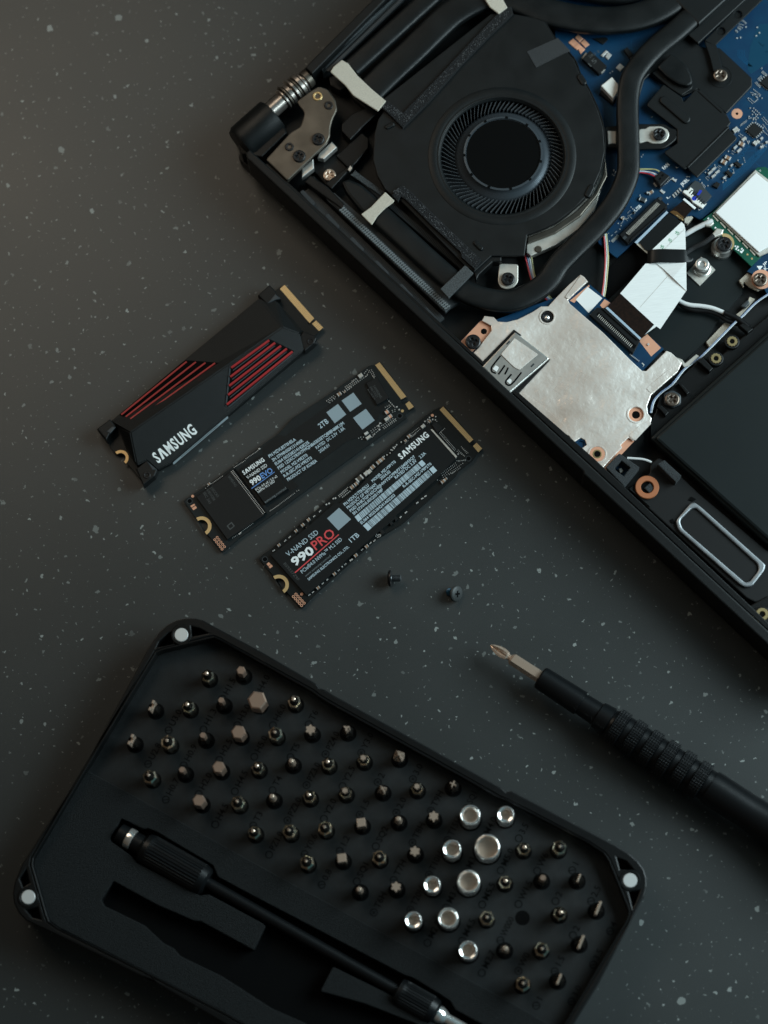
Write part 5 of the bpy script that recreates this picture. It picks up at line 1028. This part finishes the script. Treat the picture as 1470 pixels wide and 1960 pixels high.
for k in range(6): core += [(t0 + k * step - .22, .48), (t0 + k * step + .18, .48), (t0 + k * step + .22, .515), (t0 + k * step + .40, .515)]
core += [(t0 + 5 * step + .4, .56), (end, .57), (end + 1.2, .56), (end + 2.2, .62), (end + 3.2, .78), (end + 4.2, .90), (end + 6.5, .92), (end + 7.2, .8), (end + 7.4, .5)]
mk('handle', lathe(a, d, core, 48), sd, 'driver_black', smooth=True)
for k in range(6):
    tc = t0 + k * step; rows = 12; nn = 120; rb = .565 + .012 * min(k, 3)
    prof = [(tc - .20, .48), (tc - .195, rb - .03)] + [(tc - .17 + .34 * i / rows, rb) for i in range(rows + 1)] + [(tc + .195, rb - .03), (tc + .20, .48)]
    def kn(i, j, r, k=k): return r + (.022 if (2 <= i <= rows + 2 and (i % 3) and (j % 3)) else 0)
    mk('grip_ring', lathe(a, d, prof, nn, kn), sd, 'driver_black')
# ================================================================== bit case
ZR, ZFm, ZP = 1.45, .95, 1.12
bc = thing('bit_case', 'black plastic screwdriver bit case with foam insert and four corner magnets', 'tool case', P(630, 1701, 0))
outer = pts(I, 283,1241, 294,1224, 306,1208, 320,1196, 337,1187, 354,1183, 372,1183, 389,1187, 414,1201, 461,1226, 493,1243, 600,1305, 606,1309, 612,1317, 622,1320, 643,1333, 820,1430, 960,1508, 969,1516, 980,1514, 1181,1619, 1204,1633, 1222,1649, 1233,1664, 1238,1681, 1238,1698, 1233,1716, 1214,1752, 1148,1880, 1050,2040, 966,2178, 954,2194, 940,2206, 923,2215, 906,2219, 888,2219, 871,2215, 846,2201, 700,2118, 430,1960, 300,1883, 292,1876, 272,1870, 124,1797, 50,1762, 36,1748, 27,1730, 24,1710, 28,1688, 42,1654, 60,1625, 156,1476)
inner = pts(I, 291,1256, 296,1247, 306,1242, 397,1219, 408,1217, 420,1222, 600,1321, 612,1331, 643,1349, 820,1447, 960,1526, 972,1530, 1130,1613, 1158,1632, 1168,1646, 1207,1742, 1207,1752, 1200,1768, 1132,1882, 1035,2045, 966,2150, 954,2160, 863,2183, 850,2183, 700,2098, 430,1942, 272,1860, 110,1779, 90,1764, 85,1751, 58,1655, 60,1642, 70,1625, 166,1462)
mk('case_base', platew([W3(outer, ZR)], 0, ZFm - .35, .1), bc, 'case_rim')
pk = [pts(I, 300,1239, 305,1228, 322,1212, 330,1210, 331,1232), pts(I, 366,1199, 382,1203, 398,1212, 367,1218), pts(I, 1181,1642, 1198,1648, 1212,1664, 1187,1664), pts(I, 1204,1708, 1225,1704, 1216,1728, 1211,1737), pts(I, 38,1682, 50,1664, 56,1690, 44,1698), pts(I, 50,1742, 72,1736, 78,1760, 62,1756)]
rim = mk('case_rim', platew([W3(outer, ZR), W3(inner, ZR)] + [W3(p, ZR) for p in pk], ZFm - .36, ZR, .045), bc, 'case_rim')
il = W3(inner, ZR + .03)
mk('rim_lip', platew([il, [p + (Vector((630 and 0, 0, 0)) + (sum(il, Vector()) / len(il) - p).normalized() * .07) for p in il]], ZFm, ZR + .035, .02), bc, 'case_rim')
for x, y in ((347,1215), (1206,1685), (54,1717), (913,2187)):
    q = P(x, y, ZR + .01); mk('magnet_socket', platew([circ(q, .33, 32), circ(q, .24, 28)], ZR - .3, ZR + .03, .02), bc, 'case_rim')
    mk('magnet', platew([circ(q, .225, 28)], ZR - .2, ZR + .02, .02), bc, 'magnet')
panel = pts(I, 166,1474, 300,1547, 480,1648, 774,1808, 975,1917, 1060,1966, 1130,2010, 1015,2070, 950,2158, 863,2178, 700,2095, 430,1938, 272,1856, 112,1775, 92,1760, 86,1748, 60,1655, 62,1642)
hole = rnd(pts(I, 232,1566, 276,1587, 283,1585, 300,1592, 408,1656, 417,1678, 480,1712, 774,1866, 790,1871, 862,1915, 872,1932, 960,1980, 1000,2040, 960,2090, 700,2040, 583,1958, 520,1930, 424,1868, 343,1829, 332,1815, 311,1804, 276,1771, 198,1733, 193,1722, 217,1686, 301,1732, 371,1762, 384,1763, 485,1818, 508,1772, 500,1766, 400,1712, 382,1714, 262,1652, 251,1638, 212,1610, 211,1602), 2.5, 2)
bf = mk('bit_foam', platew([W3(inner, ZFm), W3(hole, ZP)], ZFm - .34, ZFm, 0), bc, 'bit_foam')
pn = mk('foam_insert', platew([W3(panel, ZP), W3(hole, ZP)], ZFm - .35, ZP, .03), bc, 'eva_foam')
mk('recess_floor', platew([W3(hole, ZP)], ZFm - .36, ZFm - .33), bc, 'recess_dark')
mk('foam_island', platew([W3(rnd(pts(I, 637,1850, 754,1908, 757,1921, 830,1958, 960,2030, 900,2040, 798,1960, 699,1921, 613,1897), 4), ZP)], ZFm - .3, ZP, .03), bc, 'eva_foam')
# engraved size marks
marks = []
# ---- extension shaft in the recess
ex = thing('extension_shaft', 'black flexible extension shaft with ribbed grips lying in the case recess', 'extension', P(560, 1780, 0))
za = .98; a = P(*CB(640, 432), za); b = P(*CK(1010, 1075), za); d = (b - a); Lx = d.length; d.normalize()
def AY(c, x, y): return (P(*c(x, y), za) - a).dot(d)
mk('socket_end', lathe(a, d, [(.0, .25), (.04, .31), (.22, .32), (AY(CB, 670, 450) + .1, .32)], 28), ex, 'driver_black', smooth=True)
mk('steel_band', lathe(a, d, [(AY(CB, 690, 458), .325), (AY(CB, 690, 458) + .02, .335), (AY(CB, 720, 475), .335), (AY(CB, 722, 476), .32)], 28), ex, 'chrome', smooth=True)
g0, g1 = AY(CB, 785, 510), AY(CB, 1125, 705)
mk('neck', lathe(a, d, [(AY(CB, 722, 476), .31), (g0 + .05, .33)], 28), ex, 'driver_black', smooth=True)
def rib(i, j, r): return r - (.025 if (j % 4 < 2 and 2 < i < 6) else 0)
mk('ribbed_grip', lathe(a, d, [(g0 - .1, .34), (g0, .46), (g0 + .15, .50), (g0 + .35, .505), (g1 - .35, .505), (g1 - .3, .505), (g1 - .28, .50), (g1 - .08, .46), (g1, .36)], 120, rib), ex, 'driver_black', smooth=False)
g2, g3 = AY(CK, 800, 935), AY(CK, 1020, 1055)
mk('shaft', lathe(a, d, [(g1 - .1, .185), (g2 + .1, .185)], 24), ex, 'driver_black', smooth=True)
mk('ribbed_grip', lathe(a, d, [(g2 - .02, .28), (g2 + .02, .42), (g2 + .15, .44), (g2 + .3, .445), (g3 - .35, .445), (g3 - .3, .445), (g3 - .28, .44), (g3 - .08, .40), (g3, .28)], 120, rib), ex, 'driver_black', smooth=False)
mk('steel_tip', lathe(a, d, [(g3 - .1, .27), (g3 + .12, .27), (g3 + .3, .2), (g3 + .32, .17), (g3 + 1.6, .17)], 24), ex, 'chrome', smooth=True)
# ---- the bits
HT = 1.15
flat_dir = math.atan2((P(1109, 1790, 1) - P(1100, 1812, 1)).y, (P(1109, 1790, 1) - P(1100, 1812, 1)).x)
def body_geo(h=.78, r=.20, neck=.10):
    V, F = [], []
    g = lathe((0, 0, -.3), (0, 0, 1), [(0, r), (.3 + h - .10, r), (.3 + h - .05, r * .78), (.3 + h, r * .5), (.3 + h + .02, neck)], 6)
    return g
def shape(prof, star):                      # prof: (z, outer, inner); star: number of lobes
    n = star * 4; V = []; F = []
    for z, ro, ri in prof:
        for j in range(n):
            k = (j % 4); w = (1, .5, 0, .5)[k]; rr = ri + (ro - ri) * w; a = 2 * math.pi * j / n + .35; V.append(Vector((rr * math.cos(a), rr * math.sin(a), z)))
    for i in range(len(prof) - 1):
        for j in range(n): k = (j + 1) % n; F.append((i * n + j, i * n + k, (i + 1) * n + k, (i + 1) * n + j))
    F.append(tuple((len(prof) - 1) * n + j for j in range(n))); return V, F
def rot(g, a): V, F = g; return [Vector((v[0] * math.cos(a) - v[1] * math.sin(a), v[0] * math.sin(a) + v[1] * math.cos(a), v[2])) for v in V], F
protos = {}
KIND = {}
def add_kind(k, desc, geos): KIND[k] = (desc, geos)
def hexbit(r, h=HT): return [('shank', body_geo(.62 if r < .2 else .5), 'black_oxide'), ('tip', rot(lathe((0, 0, .4), (0, 0, 1), [(0, r), (h - .445, r), (h - .4, r * .84)], 6), .25), 'bit_steel')]
def collar(h, r): return lathe((0, 0, -.3), (0, 0, 1), [(0, r), (.3 + h - .07, r), (.3 + h - .015, r * .74), (.3 + h - .012, r * .6)], 6)
def neck(h, r, top): return lathe((0, 0, h - .05), (0, 0, 1), [(0, r * .72), (.05, r * .66), (.14, r * .45), (top - h - .02, .07), (top - h, .06)], 16)
def dottip(top, rr=.062): return lathe((0, 0, top - .06), (0, 0, 1), [(0, rr), (.06, rr), (.075, rr * .6)], 10)
add_kind('thin', 'thin-tipped', [('shank', collar(.78, .215), 'collar_steel'), ('neck', neck(.78, .215, HT - .05), 'black_oxide'), ('tip', dottip(HT), 'nickel')])
add_kind('hexs', 'small hexagon-tipped', hexbit(.105)); add_kind('hexm', 'hexagon-tipped', hexbit(.15)); add_kind('hexl', 'large hexagon-tipped', hexbit(.235)); add_kind('hexx', 'largest hexagon-tipped', hexbit(.31)); add_kind('hexk', 'thick hexagon-tipped', hexbit(.205))
add_kind('ring', 'short collared', [('shank', collar(.95, .235), 'collar_steel'), ('neck', neck(.95, .235, 1.12), 'black_oxide'), ('tip', dottip(1.18, .045), 'nickel')])
add_kind('star', 'star-tipped', [('shank', body_geo(), 'black_oxide'), ('tip', shape([(.7, .12, .10), (.85, .17, .11), (HT, .165, .105)], 6), 'nickel')])
add_kind('stars', 'small star-tipped', [('shank', collar(.78, .205), 'collar_steel'), ('neck', neck(.78, .205, 1.0), 'black_oxide'), ('tip', shape([(.7, .10, .08), (.85, .10, .07), (HT, .095, .065)], 6), 'nickel')])
add_kind('cross', 'cross-tipped', [('shank', body_geo(.7), 'black_oxide'), ('tip', shape([(.6, .14, .12), (.8, .17, .08), (1.0, .13, .05), (HT, .05, .02)], 4), 'nickel')])
add_kind('cone', 'wide cross-tipped', [('shank', body_geo(.72, .215), 'black_oxide'), ('tip', shape([(.7, .19, .17), (.85, .20, .12), (1.05, .13, .06), (1.18, .03, .02)], 4), 'nickel')])
add_kind('tri', 'three-lobed', [('shank', body_geo(.7), 'black_oxide'), ('tip', shape([(.6, .12, .10), (.9, .12, .035), (HT, .11, .03)], 3), 'nickel')])
add_kind('dot', 'fine-tipped', [('shank', body_geo(.62), 'black_oxide'), ('tip', lathe((0, 0, .5), (0, 0, 1), [(0, .13), (.3, .11), (HT - .52, .075), (HT - .5, .05)], 12), 'nickel')])
add_kind('sq', 'square-tipped', [('shank', body_geo(.66, .21), 'black_oxide'), ('tip', rot(lathe((0, 0, .5), (0, 0, 1), [(0, .19), (HT - .52, .19), (HT - .5, .17)], 4), math.pi / 4), 'nickel')])
def blade(w, t, h=HT): return [('shank', body_geo(.62), 'black_oxide'), ('tip', box((0, 0, .55), w, t, h - .55, flat_dir, .02), 'nickel')]
add_kind('flat', 'slotted', blade(.34, .075)); add_kind('flatw', 'wide slotted', blade(.44, .085, 1.2)); add_kind('flats', 'narrow slotted', blade(.26, .065, 1.1))
add_kind('fork', 'fork-tipped', [('shank', body_geo(.66), 'black_oxide'), ('tip', join(*[box((s * .12 * math.cos(flat_dir), s * .12 * math.sin(flat_dir), .55), .11, .08, .62, flat_dir, .01) for s in (-1, 1)], box((0, 0, .5), .3, .09, .35, flat_dir, .01)), 'nickel')])
add_kind('mast', 'thin-cross-tipped', [('shank', body_geo(.72), 'black_oxide'), ('tip', join(box((0, 0, .6), .22, .035, .5, flat_dir), box((0, 0, .6), .20, .035, .501, flat_dir + 1.57)), 'nickel')])
def sock(Ro, Ri): return [('socket_wall', lathe((0, 0, -.3), (0, 0, 1), [(0, Ro * .97), (1.30, Ro), (1.38, Ro * .97), (1.42, Ro * .92), (1.43, Ro * .86), (1.40, Ri * 1.06), (1.34, Ri), (1.02, Ri * .97), (1.0, Ri * .6)], 40), 'chrome'), ('socket_floor', lathe((0, 0, .695), (0, 0, 1), [(0, Ri * .95), (.04, Ri * .93)], 24), 'nickel')]
for nm, (Ro, Ri) in dict(sock1=(.275, .16), sock2=(.30, .19), sock3=(.33, .22), sock4=(.37, .27), sock5=(.41, .32)).items(): add_kind(nm, {'sock1': 'smallest socket', 'sock2': 'small socket', 'sock3': 'medium socket', 'sock4': 'large socket', 'sock5': 'largest socket'}[nm], sock(Ro, Ri))
SM = {'chrome', 'nickel'}
rows = [
 [('thin',397,1293,'H1.5'), ('hexm',461,1283,'H4.0')],
 [('fork',290,1350,'U3.0'), ('thin',360,1352,'H1.3'), ('hexs',423,1340,'H3.0'), ('hexx',492,1340,'H6.0'), ('thin',563,1342,'T6')],
 [('fork',250,1415,'U2.8'), ('ring',321,1420,'H0.9'), ('hexs',388,1407,'H2.5'), ('hexl',456,1401,'H5.0'), ('ring',527,1404,'T5'), ('star',594,1396,'PZ4.0'), ('tri',663,1393,'Y3.0')],
 [('ring',286,1486,'H0.7'), ('hexs',348,1473,'H2.0'), ('hexk',418,1468,'H4.5'), ('thin',493,1469,'T4'), ('dot',557,1456,'PZ3.0'), ('thin',628,1461,'Y2.5'), ('stars',695,1450,'2'), ('cone',763,1444,'3.0')],
 [('hexk',380,1532,'H4.5'), ('ring',455,1536,'T3'), ('dot',520,1524,'PZ2.0'), ('thin',592,1524,'Y2.0'), ('stars',660,1513,'1.5'), ('cross',731,1509,'2.0'), ('stars',798,1505,'T9H'), ('mast',867,1500,'SQ1.5')],
 [('thin',486,1593,'PZ1.0'), ('ring',554,1591,'Y0.6'), ('ring',622,1585,'1.2'), ('sq',691,1574,'SQ2'), ('dot',762,1567,'T8H'), ('star',830,1562,'T15H'), ('sock3',900,1560,'M4.0'), ('sock1',968,1559,'3.5')],
 [('ring',587,1650,'0.8'), ('sq',654,1642,'SQ1'), ('ring',726,1641,'T7H'), ('star',794,1629,'T10H'), ('sock2',865,1625,'M3.5'), ('sock5',933,1621,'M5.0'), ('thin',1003,1624,'W6'), ('ring',1071,1622,'1')],
 [('dot',687,1702,'T6H'), ('star',758,1697,'T20H'), ('sock1',827,1693,'M3.0'), ('sock4',897,1687,'M5.5'), ('thin',967,1688,'W1.5'), ('hexs',1039,1680,'2'), ('flats',1108,1680,'2.5')],
 [('sock1',791,1761,'M2.5'), ('sock3',858,1757,'M4.5'), ('ring',932,1757,'W000'), ('thin',1072,1748,'2'), ('flatw',1145,1738,'4')],
 [('sock2',896,1819,'M2.7'), ('dot',967,1815,'W0'), ('ring',1037,1817,'1.5'), ('flatw',1112,1803,'3.5')],
 [('ring',1001,1883,'1'), ('flat',1070,1874,'3.0')]]
ordn = ['first', 'second', 'third', 'fourth', 'fifth', 'sixth', 'seventh', 'eighth', 'ninth', 'tenth', 'eleventh']
GRP = 'screwdriver bits standing in the case foam'
proto = {}
cnt = 0; hole_shades_ = []; KR = dict(sock1=.32, sock2=.35, sock3=.38, sock4=.42, sock5=.46)
for ri, row in enumerate(rows):
    for ci, (k, x, y, mark) in enumerate(row):
        desc, geos = KIND[k]
        zt_ = {'thin': .78, 'ring': .92}.get(k, HT if not k.startswith('sock') else 1.1)
        q = P(x, y, ZFm + zt_); loc = Vector((q.x, q.y, ZFm))
        lab = f'{desc} bit, {ordn[ci]} from the left in the {ordn[ri]} row of the case'
        nm = 'socket_bit' if k.startswith('sock') else 'screwdriver_bit'
        r = thing(nm, lab, 'socket' if nm == 'socket_bit' else 'bit', loc, GRP)
        if k not in proto:
            kids = []
            for pn_, g_, m_ in geos:
                V_, F_ = g_; me = bpy.data.meshes.new(pn_); me.from_pydata(V_, [], F_); me.materials.append(M[m_])
                bm = bmesh.new(); bm.from_mesh(me); bmesh.ops.recalc_face_normals(bm, faces=bm.faces); bm.to_mesh(me); bm.free()
                if k.startswith('sock'): me.polygons.foreach_set('use_smooth', [len(p.vertices) < 8 for p in me.polygons]); me.set_sharp_from_angle(angle=R(50))
                kids.append((pn_, me))
            proto[k] = kids
        for pn_, me in proto[k]:
            o = bpy.data.objects.new(pn_, me); COL.objects.link(o); o.parent = r
            if pn_ in ('shank', 'neck'): o.rotation_euler = (0, 0, (cnt * .37) % 1.0)
        cnt += 1
        rr_ = .27 if not k.startswith('sock') else KR[k]
        hole_shades_.append(platew([circ(Vector((q.x, q.y, ZFm)), rr_, 20)], ZFm, ZFm + .003))
        z = ZFm + .004
        if len(mark) > 0 and not (ri == 0 and ci > 5):
            bx, by = (P(x, y, ZFm + zt_)).x, 0
            base = None
            # picture place of the bit's foot is taken from the place itself
            w = Vector((q.x, q.y, 0)); u = Vector((.565, .825, 0)).normalized(); sdn = Vector((u.y, -u.x, 0))
            st = w + Vector((.34, -.66, 0)); ringc = Vector((st.x, st.y, z))
            gg = [platew([circ(ringc, .125, 18), circ(ringc, .095, 14)], z, z + .003)]
            if k in ('flat', 'flatw', 'flats', 'fork', 'ring'): gg.append(box(ringc, .19, .025, .003, 0))
            if k in ('cross', 'cone', 'star', 'dot', 'stars', 'tri', 'mast'): gg += [box(ringc, .12, .03, .003, .6), box(ringc, .03, .12, .0035, .6)]
            Vt, Ft = glyphs(mark, .01); hgt = .20 / CAP; adv = max(v[0] for v in Vt) * hgt
            Lm = min(adv, .62); kx = Lm / adv; o0 = ringc + u * .17 - Vector((-u.y, u.x, 0)) * .10
            gg.append(([o0 + u * (v[0] * hgt * kx) + Vector((-u.y, u.x, 0)) * (v[1] * hgt) + Vector((0, 0, .003)) for v in Vt], Ft))
            marks.append(join(*gg))
mk('bit_hole_shade', join(*hole_shades_), bf, 'engraved', stuff=True)  # flat dark discs: the gap and painted shade round each bit
dm('mark_black', (.0062, .0066, .007), .7, spec=.1)
mk('size_marks', join(*marks), bf, 'mark_black', stuff=True)
q = P(1000, 1757, ZFm); mk('empty_hole', platew([circ(q, .23, 28)], ZFm, ZFm + .004), bf, 'deep_black')
